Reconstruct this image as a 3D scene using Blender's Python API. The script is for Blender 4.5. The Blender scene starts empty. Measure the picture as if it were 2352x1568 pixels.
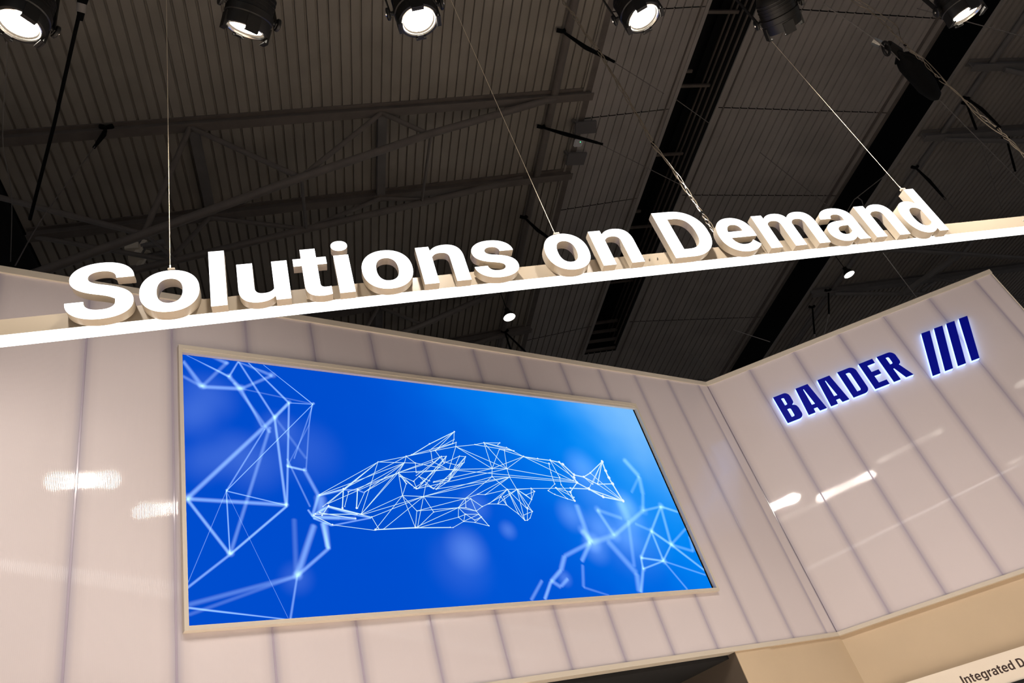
import bpy, bmesh, math, random
from math import sin, cos, pi, radians, sqrt, atan2
from mathutils import Vector, Matrix

# ------------------------------------------------------------------ camera, world, light, exposure
S = bpy.context.scene
C = S.collection
PITCH, ROLL, HEAD = radians(35.19), radians(-19.495), radians(20.34)
fwd = Vector((0, cos(PITCH), sin(PITCH))); rgt = Vector((1, 0, 0)); upv = rgt.cross(fwd)
cx = cos(ROLL) * rgt + sin(ROLL) * upv
cy = -sin(ROLL) * rgt + cos(ROLL) * upv
cm = Matrix((cx, cy, -fwd)).transposed().to_4x4()
cam_d = bpy.data.cameras.new('camera'); cam_d.sensor_width = 36; cam_d.lens = 1720.4 / 2352 * 36
cam_d.clip_end = 400
cam = bpy.data.objects.new('camera', cam_d); C.objects.link(cam)
cam.matrix_world = Matrix.Translation((0, 0, 1.6)) @ Matrix.Rotation(-HEAD, 4, 'Z') @ cm
S.camera = cam

W = bpy.data.worlds.new('hall_ambient'); S.world = W; W.use_nodes = True
W.node_tree.nodes['Background'].inputs[0].default_value = (.93, .95, 1.0, 1)
W.node_tree.nodes['Background'].inputs[1].default_value = 0.20

S.view_settings.view_transform = 'Standard'; S.view_settings.look = 'None'
S.view_settings.exposure = 0.0; S.view_settings.gamma = 1.0
S.view_settings.use_curve_mapping = False
S.cycles.transparent_max_bounces = 40

def area(name, loc, target, size, power, col, sy=None, spread=180):
    l = bpy.data.lights.new(name, 'AREA'); l.energy = power; l.color = col
    l.shape = 'RECTANGLE' if sy else 'DISK'; l.size = size
    if sy: l.size_y = sy
    l.spread = radians(spread)
    o = bpy.data.objects.new(name, l); C.objects.link(o); o.location = loc
    o.rotation_euler = (Vector(target) - Vector(loc)).to_track_quat('-Z', 'Y').to_euler()
    return o
WARM = (1.0, 0.915, 0.82); NEUT = (1.0, 0.93, 0.88)
# down-lights of the booth behind and beside the viewer: they light the pale floor, which lights the walls from below
def spot(name, loc, target, power, cone, col, blend=.5, r=.09):
    l = bpy.data.lights.new(name, 'SPOT'); l.energy = power; l.color = col; l.spot_size = radians(cone); l.spot_blend = blend; l.shadow_soft_size = r
    o = bpy.data.objects.new(name, l); C.objects.link(o); o.location = loc
    o.rotation_euler = (Vector(target) - Vector(loc)).to_track_quat('-Z', 'Y').to_euler(); return o
for x, y, e in ((-4.2, .2, 1.1), (-1.5, .2, 1.1), (1.2, .2, 1), (4, .4, 1), (7, .8, 1), (10, 1.0, 1), (-3.5, -4.5, .8), (.5, -4.5, .8), (5, -5, .8), (9.5, -4.5, .8)):
    spot('booth_downlight', (x, y, 6.8), (x, y + (3.6 if y > -1 else 2.4), 0), (3300 if y > -1 else 1000) * e, 54, WARM, .6)
    lens = area('booth_lens', (x, y, 6.84), (x, y + 2.2, 0), .22, 2.6, (1, .93, .8))

# ------------------------------------------------------------------ materials
def mat(name, col, rough=.6, metal=0., emit=None, es=0., coat=0., spec=.5, noise=0., nscale=8., bump=0.):
    m = bpy.data.materials.new(name); m.use_nodes = True
    nt = m.node_tree; b = nt.nodes['Principled BSDF']
    b.inputs['Base Color'].default_value = (*col, 1); b.inputs['Roughness'].default_value = rough
    b.inputs['Metallic'].default_value = metal; b.inputs['Specular IOR Level'].default_value = spec
    if emit: b.inputs['Emission Color'].default_value = (*emit, 1); b.inputs['Emission Strength'].default_value = es
    if coat: b.inputs['Coat Weight'].default_value = coat; b.inputs['Coat Roughness'].default_value = .1
    if noise or bump:
        tc = nt.nodes.new('ShaderNodeTexCoord'); n = nt.nodes.new('ShaderNodeTexNoise')
        n.inputs['Scale'].default_value = nscale; n.inputs['Detail'].default_value = 6
        nt.links.new(tc.outputs['Object'], n.inputs['Vector'])
        if noise:
            r = nt.nodes.new('ShaderNodeValToRGB')
            r.color_ramp.elements[0].position = .3; r.color_ramp.elements[1].position = .7
            r.color_ramp.elements[0].color = (*[c * (1 - noise) for c in col], 1)
            r.color_ramp.elements[1].color = (*[min(1, c * (1 + noise)) for c in col], 1)
            nt.links.new(n.outputs['Fac'], r.inputs['Fac']); nt.links.new(r.outputs['Color'], b.inputs['Base Color'])
        if bump:
            bm = nt.nodes.new('ShaderNodeBump'); bm.inputs['Strength'].default_value = bump; bm.inputs['Distance'].default_value = .01
            nt.links.new(n.outputs['Fac'], bm.inputs['Height']); nt.links.new(bm.outputs['Normal'], b.inputs['Normal'])
    return m

def emis(name, col, st):
    m = bpy.data.materials.new(name); m.use_nodes = True; nt = m.node_tree
    nt.nodes.remove(nt.nodes['Principled BSDF']); e = nt.nodes.new('ShaderNodeEmission')
    e.inputs[0].default_value = (*col, 1); e.inputs[1].default_value = st
    nt.links.new(e.outputs[0], nt.nodes['Material Output'].inputs[0]); return m

def glow_mat(name, col, st):
    """soft stroke of light on the screen: additive, strength from a colour attribute times a soft edge in UV"""
    m = bpy.data.materials.new(name); m.use_nodes = True; nt = m.node_tree; N = nt.nodes; L = nt.links
    N.remove(N['Principled BSDF'])
    e = N.new('ShaderNodeEmission'); e.inputs[0].default_value = (*col, 1)
    t = N.new('ShaderNodeBsdfTransparent'); add = N.new('ShaderNodeAddShader')
    uv = N.new('ShaderNodeUVMap'); uv.uv_map = 'uv'
    sub = N.new('ShaderNodeVectorMath'); sub.operation = 'SUBTRACT'; sub.inputs[1].default_value = (.5, .5, 0)
    ln = N.new('ShaderNodeVectorMath'); ln.operation = 'LENGTH'
    mr = N.new('ShaderNodeMapRange'); mr.interpolation_type = 'SMOOTHSTEP'
    mr.inputs[1].default_value = .5; mr.inputs[2].default_value = 0.0; mr.inputs[3].default_value = 0; mr.inputs[4].default_value = 1
    at = N.new('ShaderNodeAttribute'); at.attribute_name = 'amount'
    mu = N.new('ShaderNodeMath'); mu.operation = 'MULTIPLY'; mu2 = N.new('ShaderNodeMath'); mu2.operation = 'MULTIPLY'; mu2.inputs[1].default_value = st
    L.new(uv.outputs[0], sub.inputs[0]); L.new(sub.outputs[0], ln.inputs[0]); L.new(ln.outputs['Value'], mr.inputs[0])
    L.new(mr.outputs[0], mu.inputs[0]); L.new(at.outputs['Fac'], mu.inputs[1]); L.new(mu.outputs[0], mu2.inputs[0])
    L.new(mu2.outputs[0], e.inputs[1]); L.new(e.outputs[0], add.inputs[0]); L.new(t.outputs[0], add.inputs[1])
    L.new(add.outputs[0], N['Material Output'].inputs[0]); return m

M = {}
M['deck'] = mat('roof_sheet_paint', (.325, .29, .25), .55, noise=.10, nscale=1.2)
M['deck2'] = mat('nave_sheet_paint', (.37, .335, .31), .55, noise=.10, nscale=1.0)
M['deck3'] = mat('east_sheet_paint', (.33, .295, .265), .55, noise=.10, nscale=1.0)
M['steel'] = mat('grey_steel_paint', (.15, .125, .11), .55, noise=.12, nscale=3)
M['steel2'] = mat('dark_steel_paint', (.17, .155, .15), .6, noise=.1, nscale=3)
M['void'] = mat('void_shade_black', (.006, .0055, .006), .9)  # flat black stands in for the shade of unlit depths
M['black'] = mat('black_lamp_metal', (.008, .007, .006), .45, spec=.3)
M['blackm'] = mat('black_rubber', (.004, .004, .004), .8, spec=.1)
M['chrome'] = mat('bright_metal', (.7, .66, .6), .25, metal=1)
M['trim'] = mat('cream_trim_lacquer', (.66, .58, .48), .4)
M['cream'] = mat('cream_wall_paint', (.60, .46, .31), .6, noise=.03, nscale=2)
M['reveal'] = mat('brown_reveal', (.10, .075, .055), .7)
M['fascia'] = mat('cream_sign_lacquer', (.44, .365, .275), .28)
M['side'] = mat('letter_side_lacquer', (.50, .43, .335), .35)
M['face'] = emis('letter_face_light', (1.0, .99, .985), 3.0)
M['strip'] = emis('light_strip', (1.0, .985, .95), 3.5)
M['lens'] = emis('lamp_lens', (1.0, .93, .80), 22)
M['lens_far'] = emis('pendant_lens', (1.0, .95, .86), 18)
M['lensrim'] = mat('lens_rim', (.10, .085, .07), .5)
M['blue'] = mat('blue_letter_face', (.0, .004, .42), .5, spec=.15)
M['bluside'] = emis('letter_side_glow', (.34, .53, 1.0), 2.6)
M['wire'] = mat('steel_wire', (.9, .78, .58), .35)
M['wired'] = mat('dull_wire', (.16, .14, .13), .5)
M['cable'] = mat('pale_cable', (.24, .195, .14), .25)
M['antenna'] = mat('grey_plate', (.13, .12, .12), .6)
M['white'] = mat('white_plastic', (.6, .58, .6), .4)
M['ink'] = mat('dark_brown_print', (.045, .022, .015), .6)
M['board'] = mat('white_board', (.88, .77, .64), .4)
M['carpet'] = mat('light_floor', (.62, .57, .52), .8, noise=.06, nscale=3)
M['grn'] = emis('green_indicator', (.05, 1, .3), 3)
M['yel'] = mat('yellow_label', (.5, .42, .02), .6)
M['tape'] = mat('grey_tape', (.30, .27, .25), .6)
M['gad'] = mat('old_white_lamp', (.75, .66, .54), .6)

def poly_mat(name, tdir, pitch, amp):
    """opal twin-wall polycarbonate: fine vertical flutes, lavender where the profile behind the sheet edge shows through"""
    m = bpy.data.materials.new(name); m.use_nodes = True; nt = m.node_tree; N = nt.nodes; L = nt.links
    b = N['Principled BSDF']; b.inputs['Roughness'].default_value = .45
    b.inputs['Coat Weight'].default_value = 1.0; b.inputs['Coat Roughness'].default_value = .035; b.inputs['Coat IOR'].default_value = 1.5
    b.inputs['Specular IOR Level'].default_value = .3
    tc = N.new('ShaderNodeTexCoord'); sx = N.new('ShaderNodeSeparateXYZ'); L.new(tc.outputs['UV'], sx.inputs[0])
    # edge tint from UV x (0..1 across the sheet)
    d = N.new('ShaderNodeMath'); d.operation = 'PINGPONG'; d.inputs[1].default_value = .5; L.new(sx.outputs[0], d.inputs[0])
    rp = N.new('ShaderNodeValToRGB'); el = rp.color_ramp.elements
    el[0].position = 0.0; el[0].color = (.50, .44, .50, 1); el[1].position = .16; el[1].color = (.735, .645, .648, 1)
    e2 = rp.color_ramp.elements.new(.03); e2.color = (.58, .51, .54, 1)
    e3 = rp.color_ramp.elements.new(.07); e3.color = (.68, .595, .60, 1)
    L.new(d.outputs[0], rp.inputs[0])
    no = N.new('ShaderNodeTexNoise'); no.inputs['Scale'].default_value = .9; no.inputs['Detail'].default_value = 2; L.new(tc.outputs['Object'], no.inputs['Vector'])
    mr = N.new('ShaderNodeMapRange'); mr.inputs[3].default_value = .95; mr.inputs[4].default_value = 1.05; L.new(no.outputs['Fac'], mr.inputs[0])
    mm = N.new('ShaderNodeMix'); mm.data_type = 'RGBA'; mm.blend_type = 'MULTIPLY'; mm.inputs[0].default_value = 1
    L.new(rp.outputs['Color'], mm.inputs[6]); L.new(mr.outputs[0], mm.inputs[7]); L.new(mm.outputs[2], b.inputs['Base Color'])
    # flutes
    mu = N.new('ShaderNodeMath'); mu.operation = 'MULTIPLY'; mu.inputs[1].default_value = 2 * pi / pitch; L.new(sx.outputs[2], mu.inputs[0])
    dot = N.new('ShaderNodeVectorMath'); dot.operation = 'DOT_PRODUCT'; dot.inputs[1].default_value = (*tdir, 0)
    L.new(tc.outputs['Object'], dot.inputs[0]); L.new(dot.outputs['Value'], mu.inputs[0])
    co = N.new('ShaderNodeMath'); co.operation = 'COSINE'; L.new(mu.outputs[0], co.inputs[0])
    n2 = N.new('ShaderNodeTexNoise'); n2.inputs['Scale'].default_value = 3; L.new(tc.outputs['Object'], n2.inputs['Vector'])
    am = N.new('ShaderNodeMapRange'); am.inputs[3].default_value = amp * .8; am.inputs[4].default_value = amp * 1.2; L.new(n2.outputs['Fac'], am.inputs[0])
    k = N.new('ShaderNodeMath'); k.operation = 'MULTIPLY'; L.new(co.outputs[0], k.inputs[0]); L.new(am.outputs[0], k.inputs[1])
    sc = N.new('ShaderNodeVectorMath'); sc.operation = 'SCALE'; sc.inputs[0].default_value = (*tdir, 0); L.new(k.outputs[0], sc.inputs['Scale'])
    ge = N.new('ShaderNodeNewGeometry'); ad = N.new('ShaderNodeVectorMath'); ad.operation = 'ADD'
    L.new(ge.outputs['Normal'], ad.inputs[0]); L.new(sc.outputs[0], ad.inputs[1])
    nz = N.new('ShaderNodeVectorMath'); nz.operation = 'NORMALIZE'; L.new(ad.outputs[0], nz.inputs[0])
    L.new(nz.outputs[0], b.inputs['Coat Normal']); L.new(nz.outputs[0], b.inputs['Normal'])
    return m

# ------------------------------------------------------------------ helpers
def link(o, parent=None):
    C.objects.link(o)
    if parent is not None: o.parent = parent
    return o
def tag(o, label=None, cat=None, group=None, kind=None):
    if label: o['label'] = label
    if cat: o['category'] = cat
    if group: o['group'] = group
    if kind: o['kind'] = kind
    return o
def empty(name, loc=(0, 0, 0)):
    o = bpy.data.objects.new(name, None); o.location = loc; o.empty_display_size = .1; C.objects.link(o); return o
def mesh_obj(name, vs, fs, m, parent=None, smooth=False, mats=None):
    me = bpy.data.meshes.new(name)
    if parent is not None and parent.type == 'EMPTY' and parent.location.length > 0:
        pl = parent.location; vs = [(v[0] - pl.x, v[1] - pl.y, v[2] - pl.z) for v in vs]
    me.from_pydata([tuple(v) for v in vs], [], fs); me.update()
    me.materials.append(m)
    if smooth:
        for p in me.polygons: p.use_smooth = True
    o = bpy.data.objects.new(name, me); return link(o, parent)

class B:
    """collects boxes, prisms and tubes in world space, builds one mesh"""
    def __init__(s): s.v = []; s.f = []
    def add(s, vs, fs):
        n = len(s.v); s.v += [Vector(v) for v in vs]; s.f += [tuple(i + n for i in f) for f in fs]; return s
    def frame(s, o, a, b, c):
        """box from origin corner o with edge vectors a,b,c"""
        o, a, b, c = map(Vector, (o, a, b, c))
        vs = [o, o + a, o + a + b, o + b, o + c, o + a + c, o + a + b + c, o + b + c]
        fs = [(0, 3, 2, 1), (4, 5, 6, 7), (0, 1, 5, 4), (1, 2, 6, 5), (2, 3, 7, 6), (3, 0, 4, 7)]
        if a.cross(b).dot(c) < 0: fs = [f[::-1] for f in fs]
        return s.add(vs, fs)
    def box(s, x0, x1, y0, y1, z0, z1): return s.frame((x0, y0, z0), (x1 - x0, 0, 0), (0, y1 - y0, 0), (0, 0, z1 - z0))
    def bar(s, p, q, w, h, up=(0, 0, 1)):
        p, q = Vector(p), Vector(q); d = (q - p).normalized(); u = Vector(up)
        if abs(d.dot(u)) > .98: u = Vector((1, 0, 0))
        r = d.cross(u).normalized(); t = r.cross(d).normalized()
        return s.frame(p - r * w / 2 - t * h / 2, q - p, r * w, t * h)
    def tube(s, pts, r, n=8, caps=True):
        pts = [Vector(p) for p in pts]; rings = []
        for i, p in enumerate(pts):
            d = (pts[min(i + 1, len(pts) - 1)] - pts[max(i - 1, 0)]).normalized()
            u = Vector((0, 0, 1)) if abs(d.z) < .9 else Vector((1, 0, 0))
            a = d.cross(u).normalized(); b = a.cross(d).normalized(); rr = r[i] if isinstance(r, (list, tuple)) else r
            rings.append([p + (a * cos(2 * pi * k / n) + b * sin(2 * pi * k / n)) * rr for k in range(n)])
        vs = [v for g in rings for v in g]; fs = []
        for i in range(len(pts) - 1):
            for k in range(n):
                k2 = (k + 1) % n; fs.append((i * n + k, (i + 1) * n + k, (i + 1) * n + k2, i * n + k2))
        if caps: fs += [tuple(range(n)), tuple(reversed(range((len(pts) - 1) * n, len(pts) * n)))]
        return s.add(vs, fs)
    def lathe(s, o, ax, prof, n=28):
        """prof: list of (distance along axis, radius)"""
        o, ax = Vector(o), Vector(ax).normalized(); u = Vector((0, 0, 1)) if abs(ax.z) < .9 else Vector((1, 0, 0))
        a = ax.cross(u).normalized(); b = a.cross(ax).normalized(); vs = []; fs = []
        for d, r in prof:
            vs += [o + ax * d + (a * cos(2 * pi * k / n) + b * sin(2 * pi * k / n)) * r for k in range(n)]
        for i in range(len(prof) - 1):
            for k in range(n):
                k2 = (k + 1) % n; fs.append((i * n + k, (i + 1) * n + k, (i + 1) * n + k2, i * n + k2))
        return s.add(vs, fs)
    def build(s, name, m, parent=None, smooth=False):
        o = mesh_obj(name, s.v, s.f, m, parent, smooth)
        if smooth:
            o.data.set_sharp_from_angle(angle=radians(40))
        return o

def rz(H): return 1.6 + H

# ------------------------------------------------------------------ floor and roof
fl = B().box(-60, 80, -40, 90, -.1, 0).build('floor', M['carpet']); tag(fl, 'pale hall floor', kind='structure')

ceil = empty('ceiling'); tag(ceil, 'dark corrugated steel hall roof', kind='structure')
def corrugated(x0, x1, y0, y1, zf, pitch, flat, depth, m, thick=.03):
    """trapezoidal sheet: flats of width `flat` low, narrow grooves rising by depth; ribs run along Y"""
    vs = []; fs = []; x = x0; prof = []
    sl = (pitch - flat) * .22
    while x < x1 - 1e-6:
        for dx, dz in ((0, 0), (flat, 0), (flat + sl, depth), (pitch - sl, depth)):
            if x + dx <= x1: prof.append((x + dx, dz))
        x += pitch
    prof.append((x1, 0))
    for (px, dz) in prof:
        z = zf(px)
        vs += [(px, y0, z + dz), (px, y1, z + dz)]
    for i in range(len(prof) - 1): fs.append((2 * i, 2 * i + 1, 2 * i + 3, 2 * i + 2))
    return mesh_obj('roof_sheet', vs, fs, m, ceil)
zl = lambda x: rz(15 + .066 * (x - 7.9))
zp = lambda x: rz(15 + .10 * (x - 7.9))
zq = lambda x: rz(15.25 - .11 * (x - 11.95))
zr = lambda x: rz(14.3)
# west aisle deck in bays between the girders
ys = [-8, 3.48, 10.08, 12.56, 16.7, 19.15, 25.8, 32.4, 40, 50]
for a, b in zip(ys, ys[1:]): corrugated(-5.15, 7.75, a, b, zl, .2172, .165, .055, M['deck'])
# nave panels west and east of the rooflight, end joints every few metres
yj = [-8, 2.05, 5.05, 8.05, 10.9, 14.0, 17.0, 20.0, 24.0, 28.0, 32, 40, 50]
for a, b in zip(yj, yj[1:]):
    corrugated(7.95, 10.58, a + .015, b - .015, zp, .244, .205, .038, M['deck2'])
    corrugated(11.95, 17.35, a + .015, b - .015, zq, .250, .210, .038, M['deck2'])
corrugated(10.58, 11.95, 21.7, 50, lambda x: rz(15.25), .25, .21, .05, M['deck2'])
for a, b in ((-8, 9.09), (9.09, 11.39), (11.39, 18.25), (18.25, 20.6), (20.6, 27.5), (27.5, 50)):
    corrugated(18.42, 40, a, b, zr, .22, .135, .13, M['deck3'])
# added black sheets: they paint the openings' darkness and keep ambient light out
B().box(-45, 70, -30, 90, 20.5, 20.7).build('dark_void_cover', M['void'], ceil)
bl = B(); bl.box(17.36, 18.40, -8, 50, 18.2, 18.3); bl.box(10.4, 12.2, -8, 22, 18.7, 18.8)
bl.build('opening_shade_sheet', M['void'], ceil)
B().frame((-5.2, -8, zl(-5.15) - .05), (0, 58, 0), (-.06, 0, 0), (0, 0, 4)).build('deck_shade_sheet', M['void'], ceil)  # this and the next: added black sheets painting the dark void past the deck
B().box(-14, -5.2, -8, 50, 16.2, 16.3).build('void_shade_sheet', M['void'], ceil)
# edge flashings of the openings
def flash(x0, x1, z0, z1, m, y0=-8, y1=50):
    B().box(x0, x1, y0, y1, z0, z1).build('edge_flashing', m, ceil)
flash(7.75, 7.95, zl(7.8) - .01, zl(7.8) + .06, M['steel'])
flash(7.70, 7.76, zl(7.8) - .05, zl(7.8) + .04, M['deck'])
flash(10.50, 10.60, zp(10.58) - .05, zp(10.58) + 1.2, M['deck2'], -8, 21.7)
flash(11.94, 12.0, zq(11.95) + .01, zq(11.95) + 1.4, M['void'], -8, 21.7)  # inner east face in black, the rooflight's shade put into its colour
flash(11.93, 12.0, zq(11.95) - .03, zq(11.95) + .01, M['deck2'], -8, 21.7)
flash(17.33, 17.42, zq(17.35) - .05, zq(17.35) + .35, M['steel'])
flash(17.05, 17.10, zq(17.05) - .06, zq(17.05) + .02, M['steel'])
flash(18.38, 18.44, zr(0) - .06, zr(0) + .03, M['deck3'])
flash(10.35, 10.38, zp(10.35) - .035, zp(10.35) + .0, M['steel'], -8, 50)
flash(12.14, 12.17, zq(12.14) - .035, zq(12.14) + .0, M['steel'], -8, 50)
# gap struts in the eastern opening
for yy in (7.6, 10.5, 14.0, 17.6, 21):
    B().bar((17.4, yy, zq(17.3) + .3), (18.4, yy - .9, zr(0) + 1.6), .18, .18).build('gap_strut', M['steel2'], ceil)
# rooflight rails on its inner east side, and cross bars
for h in (15.43, 15.68, 15.95, 16.17):
    B().bar((11.90, -8, rz(h)), (11.90, 21.5, rz(h)), .04, .04).build('rooflight_rail', M['steel'], ceil)
for y in (4.6, 6.3, 8.5, 10.15, 10.6, 12.9, 15.1, 15.8, 17.4, 18.4):
    wide = y in (6.3, 8.5, 10.6, 12.9, 15.8, 18.4)
    B().bar((10.6, y, rz(15.85)), (11.92 if wide else 11.2, y, rz(15.85)), .08, .06).build('rooflight_crossbar', M['steel'], ceil)
for k in range(4):
    B().box(10.6, 11.95, 21.6 - .35 * k, 21.7 - .35 * k, zp(10.58) + .05 + .16 * k, zp(10.58) + .13 + .16 * k).build('rooflight_step', M['steel'], ceil)
# longitudinal purlins and the pipe under the west deck
def along(name, x, y0, y1, dz, w, m, par=ceil):
    return B().bar((x, y0, zl(x) - dz), (x, y1, zl(x) - dz), w, w).build(name, m, par)
B().tube([(6.88, -8, zl(6.88) - .14), (6.88, 50, zl(6.88) - .14)], .095, 14).build('roof_pipe', M['steel'], ceil, True)
for a, b in ((-8, 3.48), (3.48, 10.08), (12.56, 16.7), (19.15, 25.8)):
    pass
for x in (-1.33, 2.65):
    along('roof_purlin', x, 10.08, 12.56, .14, .2, M['steel2'])
    along('roof_purlin', x, 16.7, 19.15, .14, .2, M['steel2'])
B().tube([(19.35, -8, zr(0) - .12), (19.35, 50, zr(0) - .12)], .08, 12).build('roof_pipe', M['steel2'], ceil, True)

# ------------------------------------------------------------------ roof girders
def chord_top(b, x0, x1, y, zf):
    # I-section: web and two flanges
    n = 1
    for (w, h, dz) in ((.20, .03, -.02), (.03, .20, -.13), (.20, .03, -.25)):
        b.bar((x0, y, zf(x0) + dz), (x1, y, zf(x1) + dz), w, h)
def truss(name_label, y, chord, webs, ties=None):
    t = empty('roof_girder', (0, y, 15)); tag(t, name_label, 'girder')
    b = B(); chord_top(b, -5.1 if y < 17.5 else -5.1, 7.9, y, zl); b.build('top_chord', M['steel'], t)
    B().tube(chord, .085, 12).build('bottom_chord', M['steel'], t, True)
    for p, q, r in webs: B().tube([p, q], r, 10).build('web_member', M['steel'], t, True)
    return t
def P(x, y, H): return (x, y, rz(H))
def dzt(x): return zl(x) - 1.6 - .28
for (y, lab, chord, nodes) in (
    (10.08, 'nearest left-hand roof girder, its tubular lower chord falling steeply to the left',
     [(6.9, 14.75), (3.52, 13.55), (.64, 12.34), (-2.23, 11.04), (-4.5, 10.0), (-8, 8.4)],
     [((-7.3, 13.7), (-2.23, 11.04)), ((-2.23, 11.04), (-1.38, 14.15)), ((-1.38, 14.15), (.64, 12.34)), ((.64, 12.34), (2.62, 14.4)), ((2.62, 14.4), (3.52, 13.55))]),
    (12.56, 'second left-hand roof girder, with a shallow tubular lower chord',
     [(6.46, 14.8), (3.95, 14.2), (.73, 13.5), (-1.88, 12.9), (-5.1, 12.15)],
     [((-5.09, 14.0), (-2.16, 12.82)), ((-2.3, 12.8), (-1.38, 14.15)), ((-1.38, 14.15), (.73, 13.5)), ((.73, 13.5), (2.62, 14.4)), ((2.62, 14.4), (3.95, 14.2))]),
    (16.7, 'third left-hand roof girder, seen between sign and wall',
     [(6.9, 14.75), (3.70, 13.55), (3.21, 13.4), (.7, 12.3), (-5, 9.8)],
     [((3.75, 13.6), (2.7, 14.4)), ((2.6, 14.4), (1.9, 13.3)), ((1.9, 13.0), (-1.3, 14.15))]),
    (19.15, 'farthest left-hand roof girder, ending beside the round pendant lamp',
     [(6.9, 14.75), (3.95, 14.05), (.73, 13.3), (-5, 12)],
     [((.73, 13.3), (2.62, 14.4))])):
    truss(lab, y, [P(x, y, h) for x, h in chord], [(P(a[0], y, a[1]), P(b_[0], y, b_[1]), .055) for a, b_ in nodes])
for x, h1, h2 in ((.66, 12.34, 13.5), (3.55, 13.5, 14.15), (-2.2, 11.04, 12.85)):
    B().tube([P(x, 10.08, h1), P(x + .07, 12.56, h2)], .035, 8).build('girder_tie', M['steel'], ceil, True)
# east girders
for (y, lab, x0, ch, web) in (
    (9.09, 'nearest right-hand roof girder, topmost at the right edge', 18.6, [(19.6, 14.02), (20.4, 13.65), (24, 12.4), (30, 11.2)], []),
    (11.39, 'second right-hand roof girder, below the topmost one', 18.6, [(19.3, 14.03), (22.2, 13.72), (27, 12.9), (32, 12.2)], []),
    (15.85, 'third right-hand roof girder, its sloping chord just under the sign', 18.6, [(19.0, 14.0), (20.5, 13.75), (22.8, 13.3), (27.8, 12.2), (33, 11)], [((20.4, 14.05), (22.8, 13.3)), ((24.2, 14.05), (22.8, 13.3))]),
    (18.25, 'farthest right-hand roof girder, above the top edge of the right wall', 18.4, [(19.3, 14.1), (22.7, 13.62), (23.6, 13.46), (30, 12.2)], [((23.0, 13.6), (23.9, 14.05)), ((24.2, 14.05), (27, 12.8))])):
    t = empty('roof_girder', (x0, y, 15)); tag(t, lab, 'girder')
    b = B()
    for (w, h, dz) in ((.22, .03, -.03), (.03, .22, -.15), (.22, .03, -.28)):
        b.bar((x0, y, zr(0) + dz), (40, y, zr(0) + dz), w, h)
    b.build('top_chord', M['steel2'], t)
    B().tube([P(x, y, h - .12) for x, h in ch], .07, 10).build('bottom_chord', M['steel2'], t, True)
    for a, b_ in web: B().tube([P(a[0], y, a[1]), P(b_[0], y, b_[1] - .12)], .05, 8).build('web_member', M['steel2'], t, True)
B().bar(P(22.8, 15.85, 13.2), P(22.2, 18.25, 13.6), .16, .16).build('girder_tie', M['steel2'], ceil)

# ------------------------------------------------------------------ booth walls
P0 = Vector((5.8236, 8.4956, 0))
aM, aR = radians(66.10), radians(115.0)
dM = Vector((sin(aM), cos(aM), 0)); dR = Vector((sin(aR), cos(aR), 0)); UZ = Vector((0, 0, 1))
nM = Vector((dM.y, -dM.x, 0)); nR = Vector((dR.y, -dR.x, 0))
def wl(d, n): return lambda s, z, o=0.: P0 + d * s + n * o + UZ * z
LW, RW = wl(dM, nM), wl(dR, nR)
M['polyL'] = poly_mat('opal_sheet_left', (dM.x, dM.y), .0108, .05)
M['polyR'] = poly_mat('opal_sheet_right', (dR.x, dR.y), .0108, .05)
M['joint'] = mat('lavender_joint', (.44, .37, .45), .35, coat=.3)
M['back'] = mat('wall_backing', (.25, .21, .25), .8)

def panel(fn, s0, s1, z0a, z0b, z1, m, parent, th=.016):
    """one sheet, slightly bevelled, UV x across the sheet"""
    o = [fn(s0, z0a, -th), fn(s1, z0b, -th), fn(s1, z1, -th), fn(s0, z1, -th)]
    e = .003
    i = [fn(s0 + e, z0a + e, 0), fn(s1 - e, z0b + e, 0), fn(s1 - e, z1 - e, 0), fn(s0 + e, z1 - e, 0)]
    f1 = [fn(s0, z0a, -e), fn(s1, z0b, -e), fn(s1, z1, -e), fn(s0, z1, -e)]
    fs = [(8, 9, 10, 11), (0, 3, 2, 1)]
    for k in range(4):
        k2 = (k + 1) % 4; fs += [(k, k2, 4 + k2, 4 + k), (4 + k, 4 + k2, 8 + k2, 8 + k)]
    ob = mesh_obj('panel', o + f1 + i, fs, m, parent)
    uvl = ob.data.uv_layers.new(name='uv'); tu = [0, 1, 1, 0] * 3; tv = [0, 0, 1, 1] * 3
    for lp in ob.data.loops: uvl.data[lp.index].uv = (tu[lp.vertex_index], tv[lp.vertex_index])
    return ob

def prism(fn, s0, s1, z0, z1, o0, o1, slope=0.):
    b = B(); vs = []
    for o in (o0, o1):
        for s, z in ((s0, z0), (s1, z0), (s1, z1), (s0, z1)): vs.append(fn(s, z + slope * s, o))
    b.add(vs, [(0, 3, 2, 1), (4, 5, 6, 7), (0, 1, 5, 4), (1, 2, 6, 5), (2, 3, 7, 6), (3, 0, 4, 7)]); return b

wL = empty('wall_left'); tag(wL, 'long booth wall of upright opal sheets around the blue screen', kind='structure')
js = [-12.69, -12.03, -11.37, -10.71, -10.06, -9.405, -8.748] + [-8.09 + .6575 * k for k in range(13)] + [-.0]
js = [j for j in js]
for a, b in zip(js, js[1:]):
    if b - a < .1: continue
    panel(LW, a + .006, b - (.006 if b < -.01 else .003), 3.03, 3.03, 6.70, M['polyL'], wL)
for j in js[1:-1]:
    B().frame(LW(j - .012, 3.03, -.012), dM * .024, nM * .009, UZ * 3.67).build('joint_strip', M['joint'], wL)
B().frame(LW(-12.7, 3.02, -.09), dM * 12.72, nM * .07, UZ * 3.72).build('backing', M['back'], wL)

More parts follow.
